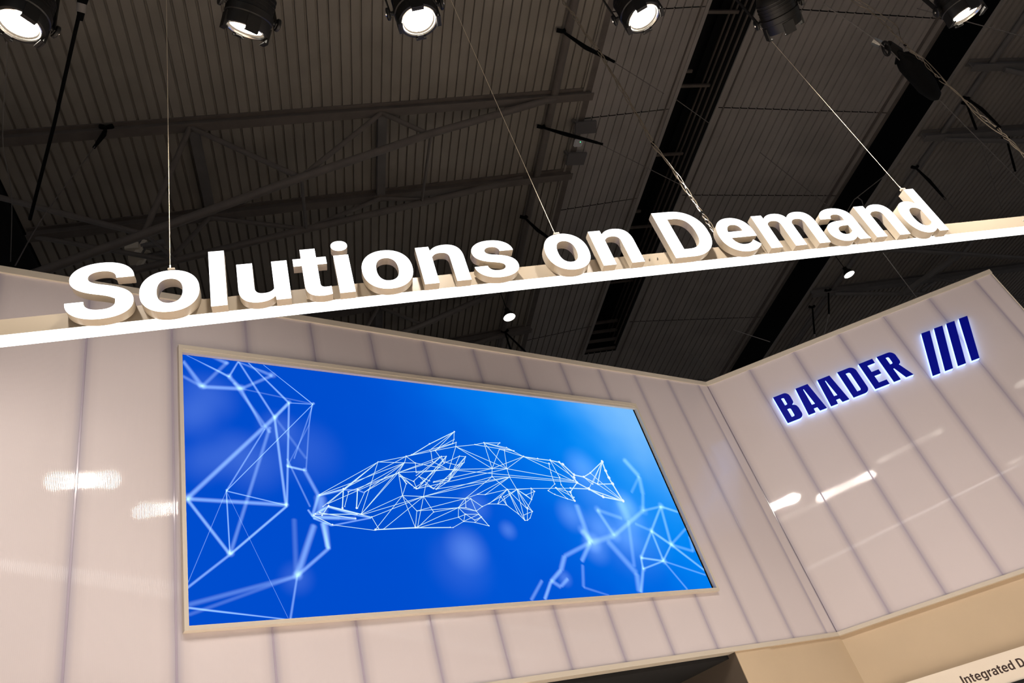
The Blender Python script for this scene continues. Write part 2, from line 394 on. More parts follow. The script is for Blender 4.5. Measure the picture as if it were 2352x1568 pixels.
wR = empty('wall_right'); tag(wR, 'booth wall of upright opal sheets under the blue lettering', kind='structure')
jr = [.0, .66, 1.35, 2.04, 2.73, 3.42, 4.11, 4.355]
zb = lambda s: 3.02 - .022 * s
for a, b in zip(jr, jr[1:]): panel(RW, a + .006, b - .006, zb(a), zb(b), 6.70, M['polyR'], wR)
for j in jr[1:-1]:
    B().frame(RW(j - .012, zb(j), -.012), dR * .024, nR * .009, UZ * (6.7 - zb(j))).build('joint_strip', M['joint'], wR)
prism(RW, 0, 4.36, 3.02, 6.75, -.09, -.02, -.022).build('backing', M['back'], wR)
B().frame(RW(-.05, 3.03, -.06), dR * .1, nR * .045, UZ * 3.68).build('joint_strip', M['joint'], wR)

def struct(o, lab): tag(o, lab, kind='structure'); return o
struct(prism(LW, -12.7, .004, 6.695, 6.765, -.09, .018).build('trim_1', M['trim']), 'cream cap strip along the top of the left wall')
struct(prism(RW, -.004, 4.37, 6.695, 6.765, -.09, .018, .001).build('trim_2', M['trim']), 'cream cap strip along the top of the right wall')
struct(prism(LW, -12.7, .0, 2.985, 3.03, -.09, .018).build('trim_3', M['trim']), 'cream strip under the left wall sheets')
struct(prism(RW, -.0, 4.37, 2.985, 3.03, -.09, .018, -.022).build('trim_4', M['trim']), 'cream strip under the right wall sheets')
struct(prism(RW, 4.355, 4.366, 2.9, 6.70, -.09, .006).build('trim_5', M['board']), 'pale end edge of the right wall')
# lower walls
wF = empty('wall_back'); tag(wF, 'beige lower booth wall under the sheets, with a dark opening', kind='structure')
prism(LW, -1.93, -1.335, 0, 2.985, -.5, -.005).build('pillar', M['cream'], wF)
prism(LW, -1.335, .06, 0, 2.985, -.5, -.02).build('lower_panel', M['cream'], wF)
prism(RW, -.06, 4.3, 0, 2.985, -.5, -.055, -.022).build('lower_panel', M['cream'], wF)
prism(LW, -12.7, -4.62, 0, 2.985, -.5, -.02).build('lower_panel', M['cream'], wF)
# deep reveal of the opening: splayed brown jamb, inside painted black for its darkness
b = B(); b.add([LW(-1.935, 0, -.01), LW(-1.935, 2.984, -.01), LW(-2.2, 2.984, -1.9), LW(-2.2, 0, -1.9)], [(0, 1, 2, 3)]); b.build('jamb', M['reveal'], wF)
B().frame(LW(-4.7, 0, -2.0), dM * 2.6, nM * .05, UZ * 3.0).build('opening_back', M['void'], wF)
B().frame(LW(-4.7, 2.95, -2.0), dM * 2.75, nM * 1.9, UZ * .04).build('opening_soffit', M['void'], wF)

# ---- measured lines of the screen picture (metres along the wall, height) and of cables
SOFT=[(-6.646,6.088,-6.216,5.662,0.0071,0.9),(-6.216,5.662,-7.047,4.729,0.0051,0.8),(-7.047,4.729,-6.569,4.61,0.0073,0.7),(-7.047,4.729,-7.048,4.194,0.0077,0.7),(-7.047,4.729,-7.359,3.965,0.0045,0.35),(-7.047,4.729,-6.655,3.676,0.0032,0.35),(-6.784,6.097,-6.445,5.652,0.016,0.6),(-6.445,5.652,-6.216,5.662,0.0067,0.6),(-6.445,5.652,-6.593,5.477,0.0214,0.7),(-6.593,5.477,-7.345,4.652,0.0275,0.5),(-6.593,5.477,-6.577,4.609,0.0176,0.6),(-6.445,5.652,-6.569,4.61,0.0139,0.55),(-7.345,4.652,-6.568,4.613,0.0253,0.5),(-7.345,4.652,-7.051,4.194,0.0196,0.6),(-6.569,4.604,-7.048,4.189,0.0145,0.7),(-7.048,4.189,-7.359,3.943,0.0151,0.5),(-7.048,4.189,-6.643,5.373,0.0224,0.3),(-7.047,4.729,-6.689,5.348,0.0096,0.45),(-7.323,6.089,-6.966,5.875,0.0181,0.6),(-6.966,5.875,-6.868,5.755,0.0296,0.5),(-6.966,5.875,-6.872,6.071,0.0137,0.5),(-6.872,6.071,-6.593,5.477,0.0167,0.5),(-7.361,5.993,-7.2,5.734,0.0346,0.4),(-7.2,5.734,-6.868,5.755,0.0306,0.45),(-7.363,5.83,-7.2,5.734,0.0256,0.25),(-7.2,5.734,-6.966,6.045,0.0251,0.25),(-6.868,5.755,-6.575,5.942,0.0238,0.3),(-6.872,6.071,-6.575,5.942,0.0293,0.3),(-7.12,6.1,-6.967,6.021,0.0328,0.35),(-6.868,5.755,-6.713,5.366,0.0193,0.35),(-6.926,5.814,-6.648,5.31,0.0242,0.3),(-6.531,4.981,-6.381,4.949,0.0163,0.8),(-6.381,4.949,-6.283,4.694,0.027,0.4),(-6.524,5.055,-6.374,4.598,0.0129,0.3),(-6.227,5.654,-6.283,5.426,0.0075,0.5),(-6.283,5.426,-6.365,4.964,0.0107,0.25),(-6.216,5.662,-6.462,5.058,0.009,0.3),(-6.283,5.426,-6.532,4.975,0.0086,0.2),(-6.551,3.999,-6.36,4.433,0.0383,0.45),(-6.551,3.999,-6.268,4.219,0.0221,0.45),(-6.268,4.219,-6.288,4.451,0.0276,0.6),(-6.551,3.999,-6.642,3.658,0.0137,0.4),(-6.551,3.999,-7.353,3.819,0.0273,0.22),(-7.353,3.797,-6.642,3.655,0.0118,0.75),(-7.354,3.747,-6.551,3.999,0.021,0.15),(-6.523,4.487,-6.558,4.008,0.0318,0.15),(-6.868,5.755,-6.216,5.662,0.0116,0.18),(-6.593,5.477,-6.353,5.065,0.0209,0.15),(-6.29,4.704,-6.366,4.509,0.0202,0.5),(-6.29,4.704,-6.059,4.767,0.0151,0.6),(-6.059,4.767,-5.919,4.769,0.0105,0.5),(-5.919,4.769,-5.86,4.744,0.0111,0.5),(-6.276,4.704,-6.279,4.537,0.0673,0.4),(-6.397,4.57,-6.36,4.502,0.0139,0.6),(-6.36,4.502,-6.126,4.496,0.0253,0.7),(-6.358,4.522,-6.218,4.6,0.0139,0.7),(-6.218,4.6,-5.973,4.525,0.0145,0.7),(-5.973,4.525,-5.839,4.498,0.0118,0.6),(-6.362,4.492,-6.209,4.425,0.0127,0.6),(-6.209,4.425,-5.839,4.498,0.0106,0.5),(-6.127,4.494,-5.979,4.49,0.0225,0.5),(-6.264,4.455,-6.269,4.229,0.0337,0.45),(-2.426,5.29,-2.286,5.062,0.0583,0.4),(-2.286,5.062,-2.35,4.82,0.0486,0.35),(-2.35,4.82,-2.461,4.608,0.0369,0.3),(-2.286,5.062,-2.527,4.837,0.0293,0.2),(-2.461,4.608,-2.139,4.667,0.0243,0.3),(-2.461,4.608,-3.05,4.306,0.0363,0.35),(-2.139,4.667,-1.887,4.599,0.0262,0.45),(-2.139,4.667,-2.785,4.048,0.0243,0.4),(-2.139,4.667,-2.236,4.194,0.0344,0.35),(-2.462,4.359,-2.238,4.19,0.0282,0.55),(-2.462,4.359,-2.466,4.006,0.026,0.45),(-2.238,4.19,-2.466,4.006,0.0177,0.45),(-2.785,4.048,-2.468,4.002,0.0187,0.6),(-2.785,4.048,-2.82,3.923,0.0224,0.6),(-2.82,3.923,-2.468,4.002,0.0157,0.5),(-2.82,3.923,-2.982,3.671,0.0299,0.45),(-2.238,4.19,-1.872,3.875,0.0261,0.5),(-2.468,4.002,-1.893,3.819,0.0166,0.3),(-2.468,4.002,-2.281,3.669,0.0207,0.3),(-2.238,4.19,-1.879,4.386,0.0227,0.25),(-2.238,4.19,-1.924,4.104,0.0288,0.25),(-1.924,4.104,-1.867,4.284,0.0399,0.25),(-2.462,4.359,-2.671,4.447,0.0308,0.22),(-3.159,4.61,-3.05,4.306,0.0395,0.35),(-3.159,4.61,-2.837,4.509,0.0381,0.25),(-3.428,4.668,-3.425,4.232,0.0511,0.35),(-3.484,4.368,-3.402,4.232,0.0579,0.45),(-3.402,4.232,-3.05,4.306,0.0463,0.3),(-3.177,4.248,-2.938,3.876,0.0602,0.3),(-2.938,3.876,-3.004,3.675,0.0526,0.35),(-3.425,4.232,-3.629,4.031,0.036,0.4),(-3.425,4.232,-3.828,4.091,0.0338,0.35),(-3.828,4.091,-3.928,3.951,0.0404,0.45),(-3.928,3.951,-4.101,3.836,0.0319,0.5),(-4.101,3.836,-4.236,3.672,0.0271,0.55),(-3.993,3.788,-3.878,3.861,0.0288,0.35),(-4.095,3.853,-3.997,3.78,0.0336,0.35),(-4.197,3.857,-4.396,3.672,0.0263,0.3),(-3.633,3.994,-3.721,3.766,0.0296,0.25),(-3.721,3.766,-3.428,3.663,0.0199,0.2),(-2.756,4.489,-2.937,3.952,0.0392,0.22),(-2.772,4.722,-2.756,4.489,0.093,0.25)]
CRISP=[(-6.283,4.704,-5.399,5.067,0.0056),(-6.222,4.621,-5.487,4.956,0.0055),(-6.271,4.592,-5.675,5.06,0.0053),(-6.218,4.6,-5.932,4.526,0.009),(-6.345,4.522,-5.973,4.525,0.0084),(-6.36,4.509,-6.209,4.425,0.0085),(-6.305,4.536,-5.994,4.483,0.0087),(-6.225,4.593,-5.839,4.498,0.0074),(-6.284,4.697,-6.059,4.767,0.0067),(-6.289,4.509,-6.225,4.593,0.0075),(-6.209,4.425,-5.834,4.374,0.0056),(-6.29,4.704,-5.675,5.06,0.0053),(-6.222,4.621,-5.675,5.06,0.0052),(-6.059,4.767,-5.675,5.06,0.0052),(-6.059,4.767,-5.366,5.139,0.0055),(-5.919,4.769,-5.399,5.067,0.0055),(-5.86,4.744,-5.399,5.067,0.0054),(-6.022,4.739,-5.487,4.956,0.0056),(-5.86,4.744,-5.487,4.956,0.0055),(-5.675,5.06,-5.366,5.139,0.0062),(-5.366,5.139,-5.303,5.159,0.0093),(-5.303,5.159,-5.074,5.299,0.0089),(-5.074,5.299,-4.741,5.471,0.0094),(-4.741,5.471,-4.77,5.376,0.0066),(-4.77,5.376,-4.804,5.32,0.0062),(-4.804,5.32,-4.754,5.341,0.0062),(-4.754,5.341,-4.771,5.291,0.0066),(-4.77,5.376,-5.043,5.223,0.0061),(-4.804,5.32,-5.078,5.215,0.0062),(-4.741,5.471,-5.025,5.224,0.006),(-4.741,5.471,-5.093,5.223,0.006),(-4.754,5.341,-5.303,5.159,0.0063),(-5.366,5.139,-5.078,5.215,0.0064),(-5.078,5.215,-4.771,5.291,0.0065),(-6.059,4.767,-6.097,4.58,0.0107),(-6.015,4.739,-6.074,4.595,0.0052),(-5.927,4.764,-5.967,4.582,0.011),(-5.86,4.744,-5.957,4.582,0.0054),(-4.771,5.291,-4.53,5.331,0.0069),(-4.53,5.331,-4.408,5.363,0.0068),(-4.408,5.363,-4.202,5.376,0.0072),(-4.53,5.331,-4.048,5.287,0.0077),(-4.408,5.363,-4.048,5.287,0.0081),(-4.202,5.376,-4.238,5.351,0.0063),(-4.408,5.363,-4.133,5.322,0.0079),(-4.133,5.322,-3.942,5.224,0.0088),(-4.048,5.287,-4.133,5.322,0.0085),(-4.227,5.297,-3.942,5.224,0.0084),(-3.942,5.224,-3.758,5.207,0.0119),(-3.758,5.207,-3.588,5.198,0.0117),(-3.588,5.198,-3.469,5.18,0.0144),(-3.469,5.18,-3.426,5.155,0.0167),(-3.426,5.155,-3.319,5.029,0.02),(-3.319,5.029,-3.188,5.007,0.0166),(-3.188,5.007,-3.065,5.063,0.013),(-3.065,5.063,-2.811,5.225,0.0132),(-2.811,5.225,-2.815,5.103,0.0223),(-2.815,5.103,-2.806,5.013,0.0236),(-2.806,5.013,-2.786,4.935,0.0243),(-2.786,4.935,-2.73,4.72,0.0237),(-2.73,4.72,-3.011,4.766,0.0199),(-3.011,4.766,-3.177,4.858,0.0232),(-3.177,4.858,-3.442,4.858,0.0129),(-3.442,4.858,-3.981,4.838,0.0069),(-3.981,4.838,-4.29,4.817,0.0066),(-4.29,4.817,-4.58,4.75,0.0061),(-4.58,4.75,-4.67,4.751,0.0064),(-4.67,4.751,-4.822,4.703,0.0059),(-3.188,5.007,-3.017,4.923,0.0161),(-3.188,5.007,-3.095,4.92,0.0101),(-3.017,4.923,-2.811,5.225,0.0131),(-3.095,4.92,-2.811,5.225,0.0069),(-3.017,4.923,-2.786,4.935,0.013),(-3.065,5.063,-2.73,4.72,0.0103),(-3.177,4.858,-2.73,4.72,0.0152),(-3.177,4.858,-2.811,5.225,0.0068),(-3.017,4.923,-2.73,4.72,0.01),(-3.317,4.931,-3.177,4.858,0.0161),(-3.623,5.158,-3.639,5.038,0.0084),(-3.639,5.038,-3.641,4.902,0.0088),(-3.641,4.902,-3.763,4.818,0.0063),(-3.763,4.818,-3.69,4.776,0.0086),(-3.69,4.776,-3.537,4.727,0.0079),(-3.537,4.727,-3.447,4.706,0.008),(-3.447,4.706,-3.463,4.809,0.0161),(-3.437,4.747,-3.648,4.857,0.0086),(-3.537,4.727,-3.648,4.857,0.0094),(-3.588,5.198,-3.54,4.987,0.0095),(-3.54,4.987,-3.555,4.896,0.0082),(-3.555,4.896,-3.447,4.706,0.0097),(-3.588,5.198,-3.333,4.995,0.0096),(-3.469,5.18,-3.317,4.931,0.0099),(-3.333,4.995,-3.317,4.931,0.0198),(-3.317,4.931,-3.463,4.809,0.0114),(-3.638,4.857,-3.463,4.809,0.0079),(-4.213,5.061,-3.359,4.957,0.0077),(-4.213,4.963,-3.317,4.931,0.0073),(-4.213,5.061,-3.942,5.224,0.0061),(-4.401,5.054,-3.942,5.224,0.0064),(-4.401,5.054,-4.213,5.061,0.0069),(-4.432,4.958,-4.213,4.963,0.0069),(-4.213,5.061,-4.213,4.963,0.008),(-4.213,5.061,-4.172,5.292,0.0076),(-4.213,5.061,-4.408,5.363,0.0089),(-4.401,5.054,-4.408,5.363,0.0079),(-4.401,5.054,-4.24,5.287,0.0062),(-4.213,5.061,-4.771,5.291,0.008),(-4.401,5.054,-4.771,5.291,0.0084),(-4.401,5.054,-4.432,4.958,0.007),(-4.923,5.017,-4.401,5.054,0.0067),(-4.213,4.963,-4.168,4.82,0.0086),(-4.432,4.958,-4.29,4.817,0.0083),(-4.213,4.963,-4.67,4.751,0.0059),(-4.432,4.958,-4.822,4.703,0.0057),(-4.213,4.963,-4.58,4.75,0.006),(-4.213,4.963,-5.122,4.795,0.0063),(-4.432,4.958,-5.277,4.713,0.006),(-4.213,4.963,-5.277,4.713,0.0062),(-4.213,5.061,-5.338,4.789,0.0062),(-4.401,5.054,-5.127,4.875,0.0064),(-3.942,5.224,-3.317,4.931,0.0088),(-3.942,5.224,-3.616,5.149,0.0083),(-4.168,4.82,-3.981,4.838,0.0066),(-4.923,5.017,-3.363,4.948,0.0071),(-5.487,4.956,-5.495,4.716,0.0063),(-5.495,4.716,-5.277,4.713,0.0062),(-5.495,4.716,-5.43,4.84,0.0056),(-5.43,4.84,-5.487,4.956,0.0069),(-5.495,4.716,-5.381,4.563,0.007),(-5.381,4.563,-5.433,4.398,0.0059),(-5.495,4.716,-5.433,4.398,0.0063),(-5.277,4.713,-5.414,4.394,0.0057),(-5.277,4.713,-5.208,4.554,0.0069),(-5.208,4.554,-5.414,4.394,0.0054),(-5.277,4.713,-4.822,4.703,0.0064),(-5.495,4.716,-4.822,4.703,0.0062),(-5.381,4.563,-4.927,4.603,0.0061),(-5.208,4.554,-4.927,4.603,0.0058),(-5.381,4.563,-4.822,4.703,0.0058),(-5.495,4.716,-5.826,4.379,0.0054),(-5.277,4.713,-5.747,4.385,0.0054),(-5.826,4.379,-5.433,4.398,0.0111),(-5.826,4.379,-5.414,4.394,0.0056),(-5.433,4.398,-5.07,4.4,0.006),(-5.414,4.394,-5.042,4.397,0.0058),(-5.042,4.397,-4.909,4.46,0.0055),(-5.414,4.394,-4.955,4.503,0.0055),(-5.433,4.398,-4.927,4.603,0.0055),(-5.839,4.498,-5.795,4.392,0.0061),(-5.495,4.716,-5.925,4.526,0.0053),(-5.277,4.713,-5.926,4.519,0.0055),(-5.932,4.526,-5.487,4.956,0.0052),(-5.932,4.526,-5.399,5.067,0.0052),(-5.839,4.498,-5.277,4.713,0.0056),(-5.366,5.139,-5.283,5.07,0.0073),(-5.399,5.067,-5.283,5.07,0.0066),(-5.399,5.067,-5.487,4.956,0.0056),(-5.675,5.06,-5.399,5.067,0.0066),(-5.283,5.07,-5.298,4.964,0.0064),(-5.283,5.07,-4.923,5.017,0.0069),(-5.366,5.139,-5.399,5.067,0.0058),(-5.487,4.956,-4.973,5.162,0.0059),(-5.487,4.956,-5.338,4.789,0.0071),(-5.487,4.956,-5.108,5.088,0.0061),(-5.078,5.215,-5.09,5.097,0.0068),(-5.09,5.097,-4.923,5.017,0.0075),(-5.025,5.224,-4.959,5.087,0.0077),(-4.771,5.291,-4.923,5.017,0.0062),(-5.298,4.964,-4.923,5.017,0.0062),(-5.675,5.06,-5.932,4.526,0.0054),(-5.487,4.956,-4.923,5.017,0.0064),(-5.277,4.713,-5.224,4.839,0.0057),(-4.973,5.162,-4.916,5.166,0.0067),(-4.973,5.162,-5.306,4.932,0.0057),(-4.916,5.166,-5.26,4.854,0.0057),(-4.916,5.166,-5.321,4.792,0.0058),(-4.973,5.162,-4.959,5.087,0.0073),(-4.959,5.087,-5.276,4.853,0.0056),(-4.916,5.166,-4.959,5.087,0.0062),(-4.916,5.166,-5.224,4.839,0.0058),(-4.973,5.162,-5.352,4.867,0.0057),(-5.48,4.917,-5.457,4.917,0.0064),(-5.457,4.917,-5.427,4.84,0.0068),(-5.48,4.917,-5.376,4.827,0.0071),(-5.376,4.827,-5.329,4.792,0.0071),(-5.457,4.917,-5.344,4.867,0.007),(-5.344,4.867,-5.329,4.792,0.0068),(-5.359,4.796,-5.26,4.854,0.0055),(-5.329,4.792,-5.223,4.844,0.0057),(-4.758,5.179,-4.688,5.176,0.0071),(-4.758,5.179,-4.939,5.097,0.0062),(-4.688,5.176,-4.725,5.108,0.0063),(-4.725,5.108,-4.81,5.07,0.006),(-4.688,5.176,-5.122,4.795,0.0057),(-4.758,5.179,-4.957,4.897,0.006),(-4.725,5.108,-4.949,4.897,0.0058),(-4.949,4.897,-5.018,4.854,0.0058),(-5.018,4.854,-5.123,4.792,0.0057),(-5.276,4.925,-5.173,4.817,0.0074),(-5.173,4.817,-5.123,4.792,0.0072),(-5.224,4.839,-5.154,4.797,0.0072),(-4.81,5.07,-4.949,4.93,0.0058),(-4.81,5.07,-4.939,5.097,0.0074),(-5.137,4.866,-4.949,4.897,0.0062),(-5.174,4.881,-5.276,4.925,0.0071),(-5.154,4.797,-4.725,5.108,0.0056),(-4.688,5.176,-4.957,4.897,0.0059),(-4.927,4.603,-4.955,4.503,0.0061),(-4.955,4.503,-4.909,4.46,0.0072),(-4.909,4.46,-4.788,4.45,0.0062),(-4.788,4.45,-4.639,4.414,0.0066),(-4.639,4.414,-4.696,4.507,0.0075),(-4.696,4.507,-4.737,4.569,0.0077),(-4.737,4.569,-4.844,4.604,0.0069),(-4.927,4.603,-4.844,4.604,0.0062),(-4.844,4.604,-4.822,4.703,0.0066),(-4.822,4.703,-4.762,4.701,0.0065),(-4.762,4.701,-4.654,4.618,0.0076),(-4.762,4.701,-4.737,4.569,0.0072),(-4.927,4.603,-4.737,4.569,0.0066),(-4.955,4.503,-4.864,4.534,0.0058),(-4.864,4.534,-4.721,4.535,0.0062),(-4.864,4.534,-4.782,4.473,0.0073),(-4.909,4.46,-4.721,4.535,0.0056),(-4.788,4.45,-4.696,4.507,0.0056),(-4.927,4.603,-4.872,4.534,0.0074),(-4.872,4.534,-4.909,4.46,0.0061),(-4.721,4.535,-4.639,4.414,0.0077),(-4.737,4.569,-4.654,4.618,0.0056),(-4.654,4.618,-4.576,4.648,0.006),(-4.576,4.648,-4.461,4.65,0.0064),(-4.927,4.603,-4.822,4.703,0.0058),(-4.782,4.473,-4.696,4.507,0.0057),(-4.762,4.701,-4.927,4.603,0.0056),(-4.576,4.648,-4.398,4.733,0.0059),(-4.398,4.733,-4.29,4.817,0.006),(-4.398,4.733,-4.461,4.65,0.0061),(-4.461,4.65,-4.357,4.639,0.0069),(-4.357,4.639,-4.244,4.542,0.0081),(-4.244,4.542,-4.191,4.474,0.0082),(-4.191,4.474,-4.158,4.474,0.0066),(-4.158,4.474,-4.116,4.499,0.0057),(-4.116,4.499,-4.061,4.573,0.0063),(-4.061,4.573,-4.108,4.614,0.0083),(-4.108,4.614,-4.022,4.708,0.0063),(-4.022,4.708,-3.949,4.804,0.0064),(-3.949,4.804,-3.981,4.838,0.0091),(-4.29,4.817,-4.191,4.474,0.0082),(-4.29,4.817,-4.114,4.598,0.0083),(-4.168,4.82,-4.114,4.598,0.0083),(-4.168,4.82,-4.191,4.474,0.0077),(-4.168,4.82,-4.061,4.573,0.0086),(-4.168,4.82,-4.022,4.708,0.0085),(-4.29,4.817,-4.244,4.542,0.008),(-4.363,4.731,-4.357,4.639,0.0077),(-4.29,4.817,-4.567,4.648,0.0059),(-4.168,4.82,-4.363,4.731,0.0062),(-4.168,4.82,-4.461,4.65,0.0061),(-4.114,4.598,-4.158,4.474,0.0069),(-4.184,4.531,-4.061,4.573,0.0059),(-4.076,4.758,-4.022,4.708,0.0086),(-4.076,4.758,-3.949,4.804,0.0063),(-4.076,4.758,-4.168,4.82,0.0083),(-3.981,4.838,-4.022,4.708,0.0073),(-4.398,4.733,-4.357,4.639,0.0082)]
DOTS=[(-6.445,5.652,0.015,0.6),(-6.593,5.477,0.02,0.7),(-6.577,4.609,0.015,0.7),(-7.048,4.194,0.021,0.8),(-7.343,4.652,0.029,0.5),(-6.381,4.949,0.014,0.8),(-6.526,4.981,0.014,0.7),(-6.551,3.999,0.029,0.7),(-6.264,4.219,0.012,0.6),(-6.966,5.875,0.019,0.6),(-7.2,5.734,0.027,0.6),(-6.868,5.755,0.028,0.6),(-6.575,5.942,0.025,0.5),(-7.047,4.729,0.008,0.9),(-6.216,5.662,0.01,0.9),(-6.642,3.658,0.009,0.8),(-7.306,5.393,0.144,0.12),(-7.171,5.611,0.184,0.14),(-6.573,5.358,0.127,0.12),(-6.826,4.999,0.203,0.12),(-6.344,5.147,0.225,0.08),(-7.224,4.977,0.14,0.1),(-6.562,3.975,0.096,0.12),(-7.031,5.102,0.163,0.08),(-3.402,4.232,0.081,0.5),(-2.724,4.552,0.148,0.3),(-3.551,4.545,0.132,0.28),(-3.236,4.387,0.149,0.28),(-2.884,4.284,0.155,0.22),(-4.426,4.373,0.069,0.22),(-4.951,4.187,0.15,0.25),(-3.388,4.155,0.118,0.25),(-3.149,5.147,0.158,0.22),(-2.139,4.667,0.034,0.6),(-2.238,4.19,0.033,0.6),(-2.462,4.359,0.027,0.5),(-2.468,4.002,0.032,0.6),(-2.785,4.048,0.023,0.6),(-2.82,3.923,0.023,0.5),(-3.921,3.863,0.06,0.25),(-3.05,4.306,0.06,0.35),(-2.461,4.608,0.045,0.35),(-3.484,4.368,0.042,0.35),(-3.159,4.61,0.035,0.35),(-2.703,4.702,0.109,0.3),(-3.101,4.908,0.236,0.15),(-2.833,4.385,0.371,0.15),(-4.729,4.628,0.12,0.15),(-5.047,4.04,0.22,0.08)]
WIRES=[(-0.655,3.67,5.281),(1.957,3.67,5.292),(5.241,3.67,5.458)]
CABA=[(3.194,3.72,8.846),(3.199,3.72,8.613),(3.213,3.72,8.456),(3.212,3.72,8.152),(3.243,3.72,7.783),(3.238,3.72,7.465),(3.237,3.72,7.001),(3.233,3.72,6.668),(3.216,3.72,6.324),(3.253,3.72,5.977),(3.258,3.72,5.632),(3.266,3.72,5.42),(3.271,3.72,5.267),(3.285,3.72,4.99)]
CABB=[(7.243,3.9,9.248),(7.358,3.9,8.908),(7.38,3.9,8.64),(7.357,3.9,8.391),(7.353,3.9,8.121),(7.328,3.9,7.981),(7.371,3.9,7.814),(7.334,3.9,7.513),(7.336,3.9,7.409),(7.37,3.9,7.087),(7.353,3.9,6.719),(7.406,3.9,6.5),(7.38,3.9,6.322),(7.375,3.9,6.097),(7.392,3.9,5.878)]
CABC=[(7.348,3.92,9.289),(7.456,3.92,9.094),(7.523,3.92,8.799),(7.565,3.92,8.574),(7.443,3.92,8.327),(7.397,3.92,8.155),(7.409,3.92,7.994),(7.454,3.92,7.863),(7.442,3.92,7.611),(7.413,3.92,7.368),(7.401,3.92,7.107),(7.346,3.92,6.779),(7.369,3.92,6.515),(7.455,3.92,6.299),(7.428,3.92,6.097),(7.476,3.92,5.951)]
ROD=[(-2.15,5.94,13.1),(-2.2,6.08,13.0),(-2.24,6.13,12.9),(-2.97,7.68,12.6),(-3.72,9.18,12.2)]
STRAPS=[[(6.72,8.37,16.35),(6.9,8.2,15.4),(7.22,8.13,14.8)],[(6.72,10.92,16.35),(6.94,10.45,15.4),(7.49,10.28,14.8)],[(6.74,13.89,16.3),(6.83,13.63,15.5),(7.03,13.47,14.9)],[(-2.92,9.98,15.7),(-2.97,10.0,15.5),(-3.07,9.98,15.2)],[(19.27,10.12,15.7),(19.39,10.13,15.2),(19.52,10.21,14.6)],[(19.37,10.29,15.7),(18.77,10.25,14.6)],[(19.14,12.57,15.7),(19.39,12.69,15.2),(19.53,12.8,14.6)],[(22.04,11.65,15.7),(21.6,11.87,14.6)],[(19.08,18.19,15.7),(18.38,18.13,14.6)],[(18.85,19.07,15.7),(18.38,19.25,14.6)],[(6.91,18.97,16.3),(6.7,18.44,15.2)],[(6.91,18.97,16.3),(7.12,18.41,15.0)]]
THIN=[[(-2.59,5.18,10.6),(-2.73,5.59,10.6),(-2.93,6.11,10.6),(-3.09,6.61,10.6),(-3.19,7.15,10.6),(-3.31,7.59,10.6),(-3.63,8.54,10.6)],[(-3.07,9.98,15.2),(-3.59,9.41,12.6),(-3.6,8.63,10.6)],[(7.49,10.28,14.8),(9.52,10.81,13.6)],[(7.22,8.13,14.8),(8.01,8.19,13.6)],[(9.03,9.03,14.6),(9.85,9.42,14.2)],[(11.07,5.3,11.6),(14.0,5.85,11.6)],[(8.16,4.7,10.6),(8.89,4.97,10.2),(9.2,5.11,10.1)],[(11.11,9.87,13.6),(13.09,10.91,12.6)],[(19.53,12.8,14.6),(19.48,12.78,13.6)],[(9.3,5.14,10.1),(10.89,6.04,10.1),(14.82,8.26,10.1)],[(18.82,10.53,14.1),(19.96,12.04,13.1)],[(17.34,13.95,13.6),(18.7,15.1,12.6)],[(18.38,18.13,14.6),(17.41,17.86,13.6)],[(13.37,16.84,13.6),(15.22,17.82,13.6)],[(11.09,16.24,12.6),(11.62,16.24,11.6)],[(15.01,10.07,13.1),(13.66,10.68,12.6)]]
BAG=[(9.52,5.19,10.1),(10.89,6.04,10.1)]
CLAMP=[(9.26,5.14,10.1)]
KNOT=[(13.09,10.91,12.6),(13.43,11.06,12.6),(13.68,11.17,12.6),(13.67,10.97,12.6),(13.66,10.68,12.6),(13.72,10.62,12.6),(13.92,10.74,12.6),(14.13,10.98,12.6)]
ANT=[[(7.54,10.74,16.2),(8.1,10.71,16.2),(8.18,11.06,16.2),(7.61,11.08,16.2)],[(7.55,11.67,16.2),(8.08,11.69,16.2),(8.07,12.07,16.2),(7.56,12.05,16.2)]]
BOX=(7.69,11.26,16.1)
GAD=[(-2.68,12.73,15.1),(-2.68,13.06,15.1)]

